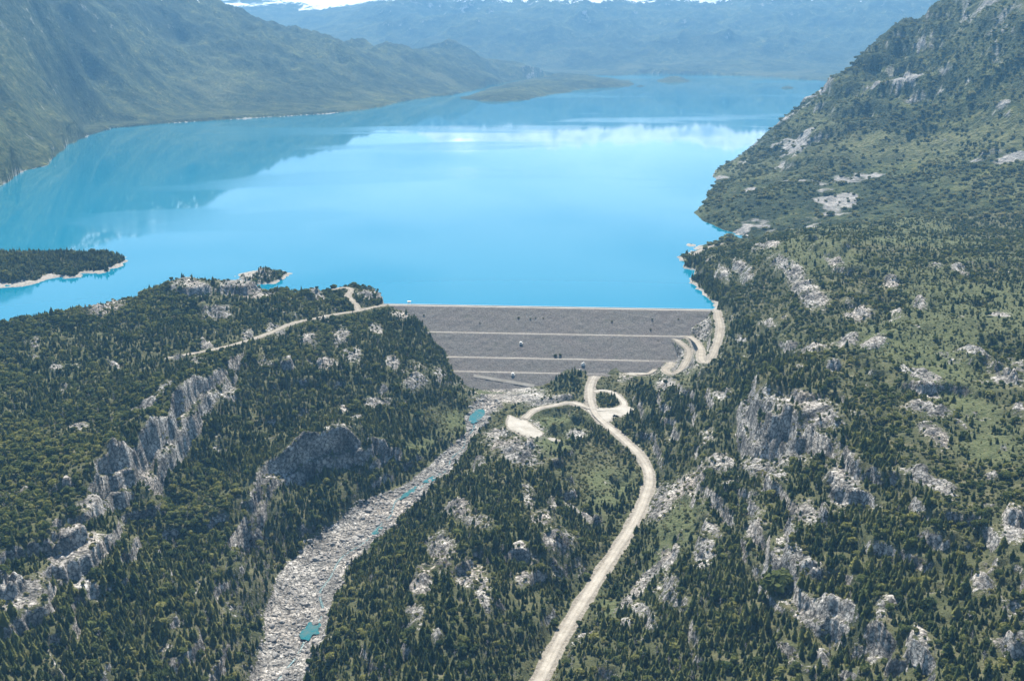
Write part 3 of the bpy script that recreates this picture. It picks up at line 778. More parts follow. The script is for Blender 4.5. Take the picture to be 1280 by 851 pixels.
# ledges: the slopes climb in broken steps
LH = 21.0
qz = (Z + 9 * nz2 + 3 * nz1) / LH; fz0 = qz - np.floor(qz)
st_ = np.where(near & (Y < 2500), sstep(-.1, .35, fbm(X, Y, 120, 3, 211)), 0) * (1 - quiet) * (1 - damzone) * .8
Z = Z + (sstep(.36, .64, fz0) - fz0) * LH * st_
LH2 = 70.0
qz = (Z + 40 * nz2) / LH2; fz0 = qz - np.floor(qz)
st_ = np.where((Y > 2900) & (Y < 6500) & (X > 0), sstep(-.15, .35, fbm(X, Y, 330, 3, 215)), 0) * sstep(5, 60, Z) * .75
Z = Z + (sstep(.34, .66, fz0) - fz0) * LH2 * st_

# --- worked ground: roads, yards, river
def carve(pts, hw, soft, m):
    x, y = X[m], Y[m]
    d, _, zz = seg_dist(x, y, pts)
    w_ = sstep(hw + soft, hw + 2.5, d)
    Z[m] = Z[m] * (1 - w_) + zz * w_
    return d
ROADM = np.full(X.shape, 1e4)
for nm_, (pts, w) in ROADS.items():
    xs = [p[0] for p in pts]; ys = [p[1] for p in pts]
    m = (X > min(xs) - 60) & (X < max(xs) + 60) & (Y > min(ys) - 60) & (Y < max(ys) + 60)
    d = carve([tuple(p) for p in pts[::2]] + [tuple(pts[-1])], w / 2, 16, m)
    ROADM[m] = np.minimum(ROADM[m], d - w / 2)
YARDW = []
for poly_px, z in YARDS:
    poly = [P(u, v, z)[:2] for u, v in poly_px]; YARDW.append((poly, z))
    xs = [p[0] for p in poly]; ys = [p[1] for p in poly]
    m = (X > min(xs) - 60) & (X < max(xs) + 60) & (Y > min(ys) - 60) & (Y < max(ys) + 60)
    d, _, _ = seg_dist(X[m], Y[m], poly, True); d = np.where(in_poly(X[m], Y[m], poly), -d, d)
    w_ = sstep(18, 3, d); Z[m] = Z[m] * (1 - w_) + (z - .25) * w_
    ROADM[m] = np.minimum(ROADM[m], d)
# river channel: flat boulder floor with shallow pits
floor_z = RZ + 1.5 * fbm(X, Y, 14, 3, 60) + np.clip(RD / riv_w, 0, 1.2) ** 2 * 2.0
Z = np.where(RW > 0, Z * (1 - RW) + floor_z * RW, Z)
# ground under the dam stays below its faces
under = (dam_s > -10) & (dam_s < DAM_L + 4) & (dam_t > -90) & (dam_t < 200) & (RW < .5)
# lakeside shore: keep a clean beach step
UU, VV = proj(X, Y, Z)

# --- slope, rock, gravel, meadow, shore masks
Zg = Z.reshape(NR, NC)
dzx = np.gradient(Zg, axis=1) / np.maximum(np.gradient(XX, axis=1), 1e-6)
dzy_raw = np.gradient(Zg, axis=0) / np.gradient(YY, axis=0)
dzy = dzy_raw - dzx * cols[None, :]
slope = np.sqrt(dzx ** 2 + dzy ** 2).ravel()
rock = np.clip(RK * (.78 + .5 * fbm(X, Y, 19, 3, 74)) + .10 * nz1, 0, 1)
rock = np.maximum(rock, .9 * sstep(1.5, 2.5, slope + .4 * nz1))
rock = np.maximum(rock, np.where(near, .50 * sstep(.34, .62, fbm(X, Y, 34, 4, 70)), 0))
rock = np.where(RW > .62, .95, rock)
gravel = np.where(near, sstep(6, 1.0, ROADM + 2.5 * nz1), 0)
scree = np.zeros(X.shape)
for (u, v, ru, rv, an) in [(822, 628, 18, 26, 35), (850, 610, 30, 10, -40), (790, 745, 34, 6, -45), (815, 715, 30, 6, -40), (800, 760, 12, 8, 0), (845, 462, 18, 6, -20), (880, 410, 10, 16, 10), (870, 420, 10, 12, 0), (640, 487, 40, 4, 0), (660, 495, 24, 5, -10), (832, 480, 14, 8, -20), (838, 447, 42, 20, 0), (640, 497, 50, 7, 0), (690, 500, 30, 6, -10), (660, 535, 24, 12, 20), (800, 462, 24, 8, 0), (610, 505, 20, 10, 0)]:
    scree = np.maximum(scree, np.where(near, ell(u, v, ru, rv, an), 0))
meadow = np.zeros(X.shape)
for (u, v, ru, rv, an) in [(1120, 430, 60, 22, 10), (1160, 450, 70, 20, 20), (1200, 500, 60, 16, 30), (845, 660, 22, 40, 40), (830, 690, 20, 30, 40), (760, 625, 22, 12, -20), (750, 600, 20, 14, 0), (780, 610, 16, 20, 10), (630, 490, 40, 6, 0), (700, 530, 40, 14, 0), (690, 555, 30, 10, 10), (520, 560, 30, 10, -30), (1150, 300, 80, 6, 0), (1240, 560, 40, 20, 0), (570, 525, 14, 14, 0),
                           (760, 760, 14, 20, -40), (1200, 420, 50, 10, 10)]:
    meadow = np.maximum(meadow, np.where(near, ell(u, v, ru, rv, an), 0))
right_up = np.where(near & (X > 250), sstep(380, 560, X) * .75, 0)
meadow = np.clip(np.maximum(meadow, right_up * sstep(-.2, .3, nz2)), 0, 1)
rockall = np.clip(np.maximum(rock, scree * .8), 0, 1)
rockall = np.where((gravel > .3), 0, rockall)
shore = np.where(lakeside, sstep(4.2, 2.2, Z + .8 * nz1) * sstep(-4, -1, Z), 0)
shore = np.where(lakeside & ~near, .7 * sstep(.0022, .0010, np.abs(DSH) / Y + .0022 * fbm(X, Y, 260, 3, 95) + .0006) * sstep(12, 6, Z) * (Y < 7500), shore)
# far slopes
f_rock = sstep(.75, 1.5, slope + .12 * nz2) * .42 + sstep(380, 800, Z) * .16 + np.where(Y > 13500, sstep(600, 1100, Z) * .2, 0)
f_rock = np.maximum(f_rock, np.where(Y < 5600, .75 * sstep(.22, .5, fbm(X, Y * .7 + Z, 150, 4, 93)), 0))
f_meadow = np.clip(sstep(.1, .5, fbm(X, Y, 520, 3, 90)) * sstep(520, 60, Z) * .55, 0, 1)
f_meadow = np.where((Y < 6000) & (X > 0), .95 * sstep(-.1, .38, fbm(X + .5 * Z, Y * .6 + Z * 1.2, 380, 4, 91)), f_meadow)
f_snow = np.where(Y > 13000, sstep(860, 1150, Z + 200 * fbm(X, Y, 700, 4, 97)), 0) * .85
f_snow = np.where(Y > 21500, sstep(520, 980, Z + 260 * fbm(X, Y, 1300, 4, 98)) * .9, f_snow)
f_snow = np.where((Y < 13000) & (Y > 6500), sstep(560, 900, Z) * .45, f_snow)

f_rock = np.where((X < 0) & (Y < 13000), f_rock * np.where(Z < 90, .4, .65), f_rock)
f_meadow = np.where(lab_low | lab_i2 | lab_i3 | lab_i4, 0, f_meadow); f_rock = np.where(lab_low | lab_i2 | lab_i3 | lab_i4, 0, f_rock)
mask_near = np.stack([rockall, gravel, meadow, shore], 1)
mask_far = np.stack([np.clip(f_rock, 0, 1), f_snow, f_meadow, np.where(lakeside, shore * .9, 0)], 1)

# --- split the sheet into its pieces of land
fi = (np.arange(NR - 1)[:, None] * NC + np.arange(NC - 1)[None, :]).ravel()
F = np.stack([fi, fi + 1, fi + NC + 1, fi + NC], 1)
fc = lambda a: a[F].mean(1)
fx, fy, fz = fc(X), fc(Y), Z[F].max(1)
flake = lakeside[F].all(1)
deep = flake & (fz < -9)
lab = np.zeros(len(F), int)                               # 0 near terrain
lab[(fy > 2700) & (fx > 0)] = 1                           # right mountain
lab[(fy > 2700) & (fx <= 0)] = 2                          # left mountain
lab[fy > 12800] = 3
lab[(fy > 10900) & (fx > -1800 ) & (fx > 0)] = np.where(fy[(fy > 10900) & (fx > -1800) & (fx > 0)] > 12800, 3, lab[(fy > 10900) & (fx > -1800) & (fx > 0)])
for k_, l_ in ((4, lab_low), (5, lab_i2), (6, lab_i3), (7, lab_i4), (8, lab_pen), (9, lab_isl)):
    lab[l_[F].all(1) & flake] = k_
lab[(RW > .6)[F].all(1) & (fy < 2200)] = 10
lab[deep] = -1

def land(name, k_, mat, maskarr, label):
    f = F[lab == k_]
    if not len(f): return None
    idx, inv = np.unique(f.ravel(), return_inverse=True)
    o = mesh_np(name, np.stack([X[idx], Y[idx], Z[idx]], 1), inv.reshape(-1, 4), mat)
    at = o.data.attributes.new('mask', 'FLOAT_COLOR', 'POINT')
    at.data.foreach_set('color', maskarr[idx].astype(np.float32).ravel())
    return tag(o, label, None, None, 'structure')
land('terrain', 0, M_TER, mask_near, 'wooded rocky ground on both sides of the gorge below the dam')
land('riverbed', 10, M_TER, mask_near, 'pale boulder bed of the river in the gorge')
land('hillside', 1, M_HILL, mask_far, 'steep scrub covered mountainside on the right of the lake')
land('mountainside', 2, M_HILL, mask_far, 'long hazy forested mountainside on the left of the lake')
land('mountains', 3, M_HILL, mask_far, 'blue hazy snow topped mountains beyond the lake')
land('peninsula', 4, M_HILL, mask_far, 'low wooded peninsula reaching into the far end of the lake')
land('island', 5, M_HILL, mask_far, 'long low wooded island near the far shore')
land('island', 6, M_HILL, mask_far, 'tiny islet off the tip of the far peninsula')
land('island', 7, M_HILL, mask_far, 'small dark islet beside the right mountainside')
land('peninsula', 8, M_TER, mask_near, 'wooded point with a pale stony shore at the left edge')
land('island', 9, M_TER, mask_near, 'small wooded islet with a pale spit near the dam')

# height lookup on the final sheet
rows_np = np.array(rows)
def ground(x, y):
    x = np.atleast_1d(np.asarray(x, float)); y = np.atleast_1d(np.asarray(y, float))
    r = np.clip(np.searchsorted(rows_np, y) - 1, 0, NR - 2); fr = (y - rows_np[r]) / (rows_np[r + 1] - rows_np[r])
    a = x / y; k_ = np.clip(np.searchsorted(cols, a) - 1, 0, NC - 2); fk = (a - cols[k_]) / (cols[k_ + 1] - cols[k_])
    i = r * NC + k_
    return i, fr, fk
def sample(arr, x, y):
    i, fr, fk = ground(x, y)
    return (arr[i] * (1 - fk) + arr[i + 1] * fk) * (1 - fr) + (arr[i + NC] * (1 - fk) + arr[i + NC + 1] * fk) * fr

# ------------------------------------------------------------------ lake
bm = bmesh.new()
bm.faces.new([bm.verts.new((p[0], p[1], 0)) for p in lake_poly])
bmesh.ops.triangulate(bm, faces=bm.faces[:])
bmesh.ops.recalc_face_normals(bm, faces=bm.faces[:])
if bm.faces[0].normal.z < 0: bmesh.ops.reverse_faces(bm, faces=bm.faces[:])
tag(obj_from_bm('lake', bm, M_LAKE), 'wide turquoise lake held back by the dam', None, None, 'structure')

# ------------------------------------------------------------------ roads and yards
def ribbon(name, pts, width, mat, label, lift=.3, seed=0):
    pts = [Vector(p) for p in pts]
    n = len(pts); vs = []; fs = []
    rs = np.random.RandomState(seed + 5)
    KX = 9
    jl = np.convolve(rs.uniform(-1, 1, n + 8), np.ones(5) / 5, 'same'); jr = np.convolve(rs.uniform(-1, 1, n + 8), np.ones(5) / 5, 'same')
    for i, p in enumerate(pts):
        t = (pts[min(i + 1, n - 1)] - pts[max(i - 1, 0)]); t.z = 0; t.normalize()
        nr = Vector((-t.y, t.x, 0))
        for k in range(KX):
            f = k / (KX - 1) * 2 - 1
            w = width / 2 * f + (jl[i] * 1.1 if k == 0 else jr[i] * 1.1 if k == KX - 1 else 0)
            q = p + nr * w
            vs.append((q.x, q.y, p.z + lift - (.22 if k in (0, KX - 1) else 0)))
        if i:
            for k in range(KX - 1):
                a = (i - 1) * KX + k
                fs.append((a, a + KX, a + KX + 1, a + 1))
    o = mesh_np(name, vs, fs, mat)
    at = o.data.attributes.new('lane', 'FLOAT', 'POINT')
    at.data.foreach_set('value', np.tile(np.linspace(-1, 1, KX), n).astype(np.float32))
    return tag(o, label, None, None, 'structure')
ribbon('road', ROADS['main'][0], 10.8, M_ROAD, 'wide pale gravel road running up the gorge to the dam', .30, 1)
ribbon('road', ROADS['access'][0], 10, M_TRACK, 'gravel road winding down from the right end of the crest', .34, 2)
ribbon('road', ROADS['switchback'][0], 9, M_TRACK, 'gravel switchback road beside the dam face', .38, 3)
ribbon('road', ROADS['yard_lane'][0], 10, M_ROAD, 'short pale lane to the gravel clearing by the river', .42, 4)
ribbon('road', ROADS['ring'][0], 9, M_YARD, 'pale gravel loop round a clump of trees', .46, 5)
ribbon('road', ROADS['left'][0], 6, M_TRACK, 'narrow gravel track crossing the left plateau', .30, 6)
ribbon('road', ROADS['knoll'][0], 7, M_TRACK, 'gravel spur climbing the knoll at the left end of the dam', .34, 7)
ribbon('road', ROADS['point'][0], 6, M_TRACK, 'sandy track on the point right of the dam', .30, 8)
YLAB = ['bright gravel clearing beside the river', 'small bright gravel patch above the centre ridge', 'bright gravel forecourt where the roads meet', 'gravel terrace below the switchbacks']
for (poly, z), lb_ in zip(YARDW, YLAB):
    pp = smooth_path([(p[0], p[1], z) for p in poly + [poly[0]]], 3.0)[:-1]
    bm = bmesh.new()
    rnd_ = random.Random(int(abs(poly[0][0])))
    f = bm.faces.new([bm.verts.new((p.x + rnd_.uniform(-1.6, 1.6), p.y + rnd_.uniform(-3.2, 3.2), z + .12)) for p in pp])
    bmesh.ops.triangulate(bm, faces=[f]); bmesh.ops.recalc_face_normals(bm, faces=bm.faces[:])
    tag(obj_from_bm('gravel_yard', bm, M_YARD), lb_, None, None, 'structure')

# ------------------------------------------------------------------ the dam
dam = empty('embankment_dam', (CL.x, CL.y, 0), math.atan2(AX.y, AX.x))
tag(dam, 'long grey rockfill dam with pale crest road and three pale benches', 'dam')
# local frame: x along the crest, y upstream, z up
def prof_pts(step):
    out = []
    for (t0, z0), (t1, z1) in zip(PROFILE[:-1], PROFILE[1:]):
        n = max(1, int(math.hypot(t1 - t0, z1 - z0) / step))
        for k in range(n): out.append((t0 + (t1 - t0) * k / n, z0 + (z1 - z0) * k / n))
    return out + [PROFILE[-1]]
pr = prof_pts(3.0)
ss = np.arange(-46, DAM_L + 30, 3.0)
Tm = np.array([p[0] for p in pr]); Zm = np.array([p[1] for p in pr])
SS, TT = np.meshgrid(ss, Tm, indexing='ij'); ZZ = np.repeat(Zm[None], len(ss), 0)
slopey = ((TT > 6) & ~((TT > 59) & (TT < 68)) & ~((TT > 115) & (TT < 124)) & ~((TT > 149) & (TT < 157))) | (TT < -6)
rgh = fbm(SS, TT * 1.3, 9, 4, 201) * 1.1 + fbm(SS, TT, 3.1, 1, 207) * .5
ZZ = ZZ + np.where(slopey, rgh, 0)
n_s, n_t = SS.shape
fi2 = (np.arange(n_s - 1)[:, None] * n_t + np.arange(n_t - 1)[None]).ravel()
mesh_np('embankment', np.stack([SS.ravel(), -TT.ravel(), ZZ.ravel()], 1), np.stack([fi2, fi2 + n_t, fi2 + n_t + 1, fi2 + 1][::-1], 1), M_FILL, True, dam)
def dam_strip(name, s0, s1, t0, t1, mat, lift, slope_s=0.0):
    sv = np.arange(s0, s1 + .1, 5.0); rs = np.random.RandomState(int(t0) + 3)
    a = np.convolve(rs.uniform(-1, 1, len(sv)), np.ones(3) / 3, 'same') * .6; b = np.convolve(rs.uniform(-1, 1, len(sv)), np.ones(3) / 3, 'same') * .6
    vs = []; fs = []
    for i, s in enumerate(sv):
        for j, tt in enumerate((t0 + a[i], (t0 + t1) / 2, t1 + b[i])):
            vs.append((s, -tt, float(dam_z((t0 + t1) / 2)) + lift))
        if i:
            q = (i - 1) * 3
            fs += [(q, q + 1, q + 4, q + 3), (q + 1, q + 2, q + 5, q + 4)]
    return mesh_np(name, vs, fs, mat, True, dam)
dam_strip('crest_road', -40, DAM_L + 14, -3.6, 4.2, M_BENCH, .12)
for s0, s1, t0, t1 in ((20, 606, 62.0, 65.6), (40, 510, 118.0, 121.6), (70, 360, 152.0, 155.0)):
    dam_strip('bench_road', s0, s1, t0, t1, M_BENCH, .14)
# ramp down the lowest slope
ra = dam_hit(592, 470); rb = dam_hit(668, 483)
rs0, rt0 = dam_st(ra[0], ra[1]); rs1, rt1 = dam_st(rb[0], rb[1])
vs, fs = [], []
for i in range(31):
    f = i / 30
    s = rs0 + (rs1 - rs0) * f; t = rt0 + (rt1 - rt0) * f
    zc = float(dam_z(t)) + 1.3
    vs += [(s, -(t - 3.2), float(dam_z(t - 3.2)) + .75), (s, -t, float(dam_z(t)) + .85), (s, -(t + 2.6), float(dam_z(t + 2.6)) + .75)]
    if i:
        q = (i - 1) * 3
        fs += [(q, q + 1, q + 4, q + 3), (q + 1, q + 2, q + 5, q + 4)]
mesh_np('ramp', vs, fs, M_BENCH, True, dam)
# wave wall along the upstream edge
bm = bmesh.new(); bm_box(bm, ((DAM_L - 6) / 2, 4.55, 8.62), (DAM_L + 4, .5, 1.3)); bm_box(bm, ((DAM_L - 6) / 2, 4.55, 9.33), (DAM_L + 4, .8, .14))
obj_from_bm('wave_wall', bm, M_WHITE, dam)

# --- small white huts on the dam
def hut(loc, rz, w, d, h, label, mast=False):
    r = empty('hut', loc, rz); tag(r, label, 'hut')
    bm = bmesh.new(); bm_box(bm, (0, 0, h / 2), (w, d, h)); obj_from_bm('wall', bm, M_WHITE, r)
    bm = bmesh.new()
    o_ = .35
    v = [bm.verts.new(p) for p in [(-w / 2 - o_, -d / 2 - o_, h), (w / 2 + o_, -d / 2 - o_, h), (w / 2 + o_, d / 2 + o_, h), (-w / 2 - o_, d / 2 + o_, h), (-w / 2 - o_, 0, h + d * .14), (w / 2 + o_, 0, h + d * .14)]]
    for q in ((0, 1, 5, 4), (2, 3, 4, 5), (0, 4, 3), (1, 2, 5), (3, 2, 1, 0)): bm.faces.new([v[i] for i in q])
    obj_from_bm('roof', bm, M_WHITE, r)
    bm = bmesh.new(); bm_box(bm, (-w * .2, -d / 2 - .03, 1.0), (.95, .06, 2.0)); obj_from_bm('door', bm, M_DARKMETAL, r)
    bm = bmesh.new(); bm_box(bm, (w * .22, -d / 2 - .03, h * .6), (.9, .05, .8)); obj_from_bm('window', bm, M_GLASS, r)
    if mast:
        bm = bmesh.new()
        bmesh.ops.create_cone(bm, cap_ends=True, segments=8, radius1=.09, radius2=.06, depth=5.0)
        for q in bm.verts: q.co += Vector((w / 2 + .8, 0, 2.5))
        bm_box(bm, (w / 2 + .8, -.2, 4.6), (.9, .08, .7))
        obj_from_bm('mast', bm, M_WHITE, r)
    return r
rz_d = math.atan2(AX.y, AX.x)
def on_face(u, v, up=0.0): x, y, z = dam_hit(u, v); return (x, y, z + up)
def pad_hut(u, v, label):
    x, y, z = on_face(u, v)
    h_ = hut((x, y, z + 1.2), rz_d, 3.6, 3.0, 2.6, label, True)
    bm = bmesh.new(); bm_box(bm, (.5, 0, -1.3), (6.4, 5.0, 2.6)); obj_from_bm('plinth', bm, M_CONC, h_)
pad_hut(651, 429.5, 'small white instrument hut on the dam face between two benches')
pad_hut(641, 468.5, 'small white instrument hut low on the dam face above the ramp')
x, y, z = P(510.5, 379, 8.2)
hut((x + DN.x * -9, y + DN.y * -9 + 2, 6.5), rz_d, 6.5, 4.0, 3.2, 'white hut at the lake edge of the crest near its left end')
bx_ = P(510.5, 379, 8.2)
# pale concrete gable by the foot of the dam
x, y, z = P(729, 463, -76)
gz = float(sample(Z, x, y)[0])
r = empty('concrete_portal', (x, y, gz), rz_d); tag(r, 'pale triangular concrete portal standing in bushes at the right toe of the dam', 'portal')
bm = bmesh.new()
fr = [bm.verts.new(p) for p in [(-3.6, -1, -1), (3.2, -1, -1), (3.6, -1, 5), (1.2, -1, 9.5), (-3.6, -1, 6.2)]]
bk = [bm.verts.new((v.co.x, 1.6, v.co.z)) for v in fr]
bm.faces.new(fr); bm.faces.new(bk[::-1])
for i in range(5): bm.faces.new((fr[i], bk[i], bk[(i + 1) % 5], fr[(i + 1) % 5]))
bmesh.ops.recalc_face_normals(bm, faces=bm.faces[:]); obj_from_bm('headwall', bm, M_WHITE, r)
bm = bmesh.new(); bm_box(bm, (-.4, -1.08, 1.2), (2.8, .12, 2.8)); obj_from_bm('gate', bm, M_DARKMETAL, r)

# ------------------------------------------------------------------ plants: prototype meshes
def quad(vs, fs, c_, n_, up, w, h, rnd):
    a = up.cross(n_)
    if a.length < 1e-3: a = Vector((1, 0, 0))
    a.normalize(); b = n_.cross(a).normalized()
    i = len(vs)
    for sx, sy in ((-1, -1), (1, -1), (1, 1), (-1, 1)):
        k = rnd.uniform(.7, 1.25)
        vs.append(tuple(c_ + a * (sx * w * k) + b * (sy * h * k)))
    fs.append((i, i + 1, i + 2, i + 3))

def conifer_mesh(seed, fat):
    rnd = random.Random(seed); vs, fs = [], []
    nw = 15
    for k in range(nw):
        f = k / (nw - 1); z = .05 + .91 * f
        r = fat * (1 - f ** 1.6) ** .85 * min(1.0, (z + .14) / .36) + .012
        nb = max(4, int(11 * (1 - f) + 3))
        ph = rnd.uniform(0, 6.28)
        for j in range(nb):
            a = ph + 6.283 * j / nb + rnd.uniform(-.25, .25)
            rr = r * rnd.uniform(.72, 1.18)
            d = Vector((math.cos(a), math.sin(a), 0)); s = Vector((-d.y, d.x, 0))
            droop = rnd.uniform(.02, .07); lift = rnd.uniform(.03, .075)
            p0 = Vector((0, 0, z + lift)); p1 = d * rr * .6 + s * (rr * .36 + .012) + Vector((0, 0, z + .012))
            p2 = d * rr + Vector((0, 0, z - droop)); p3 = d * rr * .6 - s * (rr * .36 + .012) + Vector((0, 0, z + .012))
            i = len(vs); vs += [tuple(p0), tuple(p1), tuple(p2), tuple(p3)]; fs.append((i, i + 1, i + 2, i + 3))
    vs += [(.012, 0, .94), (-.008, .01, .94), (0, 0, 1.02), (-.008, -.01, .94)]; i = len(vs) - 4
    fs.append((i, i + 1, i + 2, i + 3))
    return vs, fs

def blob_mesh(seed, nl, nq, size, height, spread, z0):
    rnd = random.Random(seed); vs, fs = [], []
    lobes = []
    for k in range(nl):
        a = rnd.uniform(0, 6.28); r = spread * math.sqrt(rnd.random()) * .75
        zz = z0 + (height - z0) * rnd.uniform(.35, .78)
        lobes.append((Vector((math.cos(a) * r, math.sin(a) * r, zz)), rnd.uniform(.5, .8) * spread))
    lobes.append((Vector((0, 0, z0 + (height - z0) * .62)), spread * .8))
    for k in range(nq):
        c0, rr = lobes[rnd.randrange(len(lobes))]
        d = Vector((rnd.gauss(0, 1), rnd.gauss(0, 1), rnd.gauss(.25, 1))).normalized()
        p = c0 + Vector((d.x * rr, d.y * rr, d.z * rr * .72)) * rnd.uniform(.7, 1.06)
        if p.z < z0 * .5: p.z = z0 * .5 + rnd.random() * .05
        n = (d + Vector((rnd.gauss(0, .45), rnd.gauss(0, .45), rnd.gauss(.2, .45)))).normalized()
        quad(vs, fs, p, n, Vector((0, 0, 1)), size * rnd.uniform(.7, 1.2), size * rnd.uniform(.6, 1.1), rnd)
    return vs, fs

def trunk_mesh(h, r, seed, limbs=4):
    rnd = random.Random(seed); vs, fs = [], []
    def tube(p0, p1, r0, r1, n=6):
        d = (Vector(p1) - Vector(p0)).normalized(); a = d.orthogonal().normalized(); b = d.cross(a); i = len(vs)
        for p, rr in ((p0, r0), (p1, r1)):
            for k in range(n):
                t = 6.283 * k / n; vs.append(tuple(Vector(p) + a * math.cos(t) * rr + b * math.sin(t) * rr))
        for k in range(n): fs.append((i + k, i + (k + 1) % n, i + n + (k + 1) % n, i + n + k))
    tube((0, 0, -.08), (0, 0, h), r, r * .35)
    for k in range(limbs):
        a = rnd.uniform(0, 6.28); z = h * rnd.uniform(.4, .9); L = rnd.uniform(.1, .22)
        tube((0, 0, z), (math.cos(a) * L, math.sin(a) * L, z + L * rnd.uniform(.3, .9)), r * .4, r * .12, 4)
    return vs, fs

def mesh_only(name, vf, mat, smooth=False):
    o = mesh_np(name, vf[0], vf[1], mat, smooth); me = o.data
    bpy.data.objects.remove(o); return me
CON = [mesh_only('conifer_crown', conifer_mesh(10 + i, .17 + .022 * i), M_CONIFER) for i in range(5)]
BRO = [mesh_only('broadleaf_crown', blob_mesh(40 + i, 6, 300, .115, 1.0, .42, .12), M_BROAD) for i in range(4)]
SHR = [mesh_only('shrub_crown', blob_mesh(60 + i, 4, 130, .17, .85, .55, .05), M_SHRUB) for i in range(4)]
CTR = mesh_only('trunk', trunk_mesh(.75, .018, 1, 0), M_BARK)
BTR = mesh_only('trunk', trunk_mesh(.62, .03, 2, 5), M_BARK)
def snag_mesh(seed):
    rnd = random.Random(seed); vs, fs = [], []
    def tube(p0, p1, r0, r1, n=5):
        d = (p1 - p0).normalized(); a = d.orthogonal().normalized(); b = d.cross(a); i = len(vs)
        for p, rr in ((p0, r0), (p1, r1)):
            for k in range(n):
                t = 6.283 * k / n; vs.append(tuple(p + a * math.cos(t) * rr + b * math.sin(t) * rr))
        for k in range(n): fs.append((i + k, i + (k + 1) % n, i + n + (k + 1) % n, i + n + k))
    tube(Vector((0, 0, -.05)), Vector((rnd.uniform(-.03, .03), 0, 1)), .028, .006)
    for k in range(16):
        z = rnd.uniform(.25, .95); a = rnd.uniform(0, 6.28); L = (1.02 - z) * rnd.uniform(.15, .34) + .05
        p1 = Vector((math.cos(a) * L, math.sin(a) * L, z + L * rnd.uniform(.1, .6)))
        tube(Vector((0, 0, z)), p1, .011, .003, 4)
        for q in range(2):
            a2 = a + rnd.uniform(-.9, .9); p2 = p1 * .6 + Vector((0, 0, z * .4)); tube(p2, p2 + Vector((math.cos(a2), math.sin(a2), .5)) * L * .5, .006, .002, 3)
    return vs, fs
SNG = [mesh_only('dead_tree', snag_mesh(80 + i), M_SNAG) for i in range(3)]

# ------------------------------------------------------------------ scatter
rs = np.random.RandomState(7)
def jitter_grid(y0, y1, a0, a1, cell):
    """points about one per cell*cell metres, jittered"""
    xs0, xs1 = min(a0 * y0, a0 * y1), max(a1 * y0, a1 * y1)
    gx = np.arange(xs0, xs1, cell); gy = np.arange(y0, y1, cell)
    x, y = np.meshgrid(gx, gy); x = x.ravel() + rs.uniform(-.5, .5, x.size) * cell * 1.1; y = y.ravel() + rs.uniform(-.5, .5, y.size) * cell * 1.1
    k = (x / y > a0) & (x / y < a1) & (y > 610)
    return x[k], y[k]
px_, py_ = jitter_grid(690, 2640, -.60, .62, 4.15)
pz_ = sample(Z, px_, py_)
pu, pv = proj(px_, py_, pz_)
p_rock = sample(rockall, px_, py_); p_mead = sample(meadow, px_, py_); p_slope = sample(slope, px_, py_); p_road = sample(ROADM, px_, py_)
p_riv = sample(RW, px_, py_); p_lake = sample(lakeside.astype(float), px_, py_) > .5
ds, dt = dam_st(px_, py_)
on_dam = (ds > -30) & (ds < DAM_L + 20) & (dt > -60) & (dt < 200) & (pz_ < np.interp(dt, PT, PZ) + 1.5)
ok = (p_road > 3.5) & (p_riv < .5) & ~(p_lake & (pz_ < 3.2)) & ~on_dam & (pz_ > -125)
ok &= (pu > -90) & (pu < 1370) & (pv < 960)
g1 = fbm(px_, py_, 95, 3, 301); g2 = fbm(px_, py_, 33, 3, 305); g3 = fbm(px_, py_, 210, 3, 309)
prob = 1.0 - sstep(.22, .7, p_rock + .25 * g2) * .70
prob *= 1 - .45 * sstep(1.3, 2.2, p_slope)
right = sstep(300, 520, px_) * sstep(-30, 40, pz_)
prob *= 1 - right * .50 * sstep(-.2, .35, g1)
prob *= 1 - .35 * sstep(.1, .45, g3 + .4 * g2)
prob *= 1 - .62 * sstep(.45, .9, p_mead)
prob *= .60 + .4 * sstep(-.35, .15, g2)
clear_ = np.clip(1.4 - np.hypot((pu - 635) / 58, (pv - 497) / 14), 0, 1)
prob *= 1 - .85 * clear_
prob *= 1 - .75 * np.clip(1.5 - np.hypot((pu - 830) / 54, (pv - 456) / 26), 0, 1)
sel = ok & (rs.rand(len(px_)) < prob)
verge = np.zeros(len(px_), bool)                           # cleared slopes below the tracks near the dam
for nm_ in ('access', 'switchback', 'yard_lane', 'ring', 'left'):
    for q in ROADS[nm_][0][::3]:
        for up in (3, 8, 14):
            verge |= np.hypot((px_ - q.x) / 7, (py_ - (q.y - up)) / 7) < 1
for poly, z in YARDW:
    for q in poly:
        verge |= np.hypot(px_ - q[0], py_ - q[1] + 9) < 12
px_, py_, pz_, pu, pv, g1, g2, g3, right, p_mead, p_rock = [a[sel] for a in (px_, py_, pz_, pu, pv, g1, g2, g3, right, p_mead, p_rock)]
verge = verge[sel]
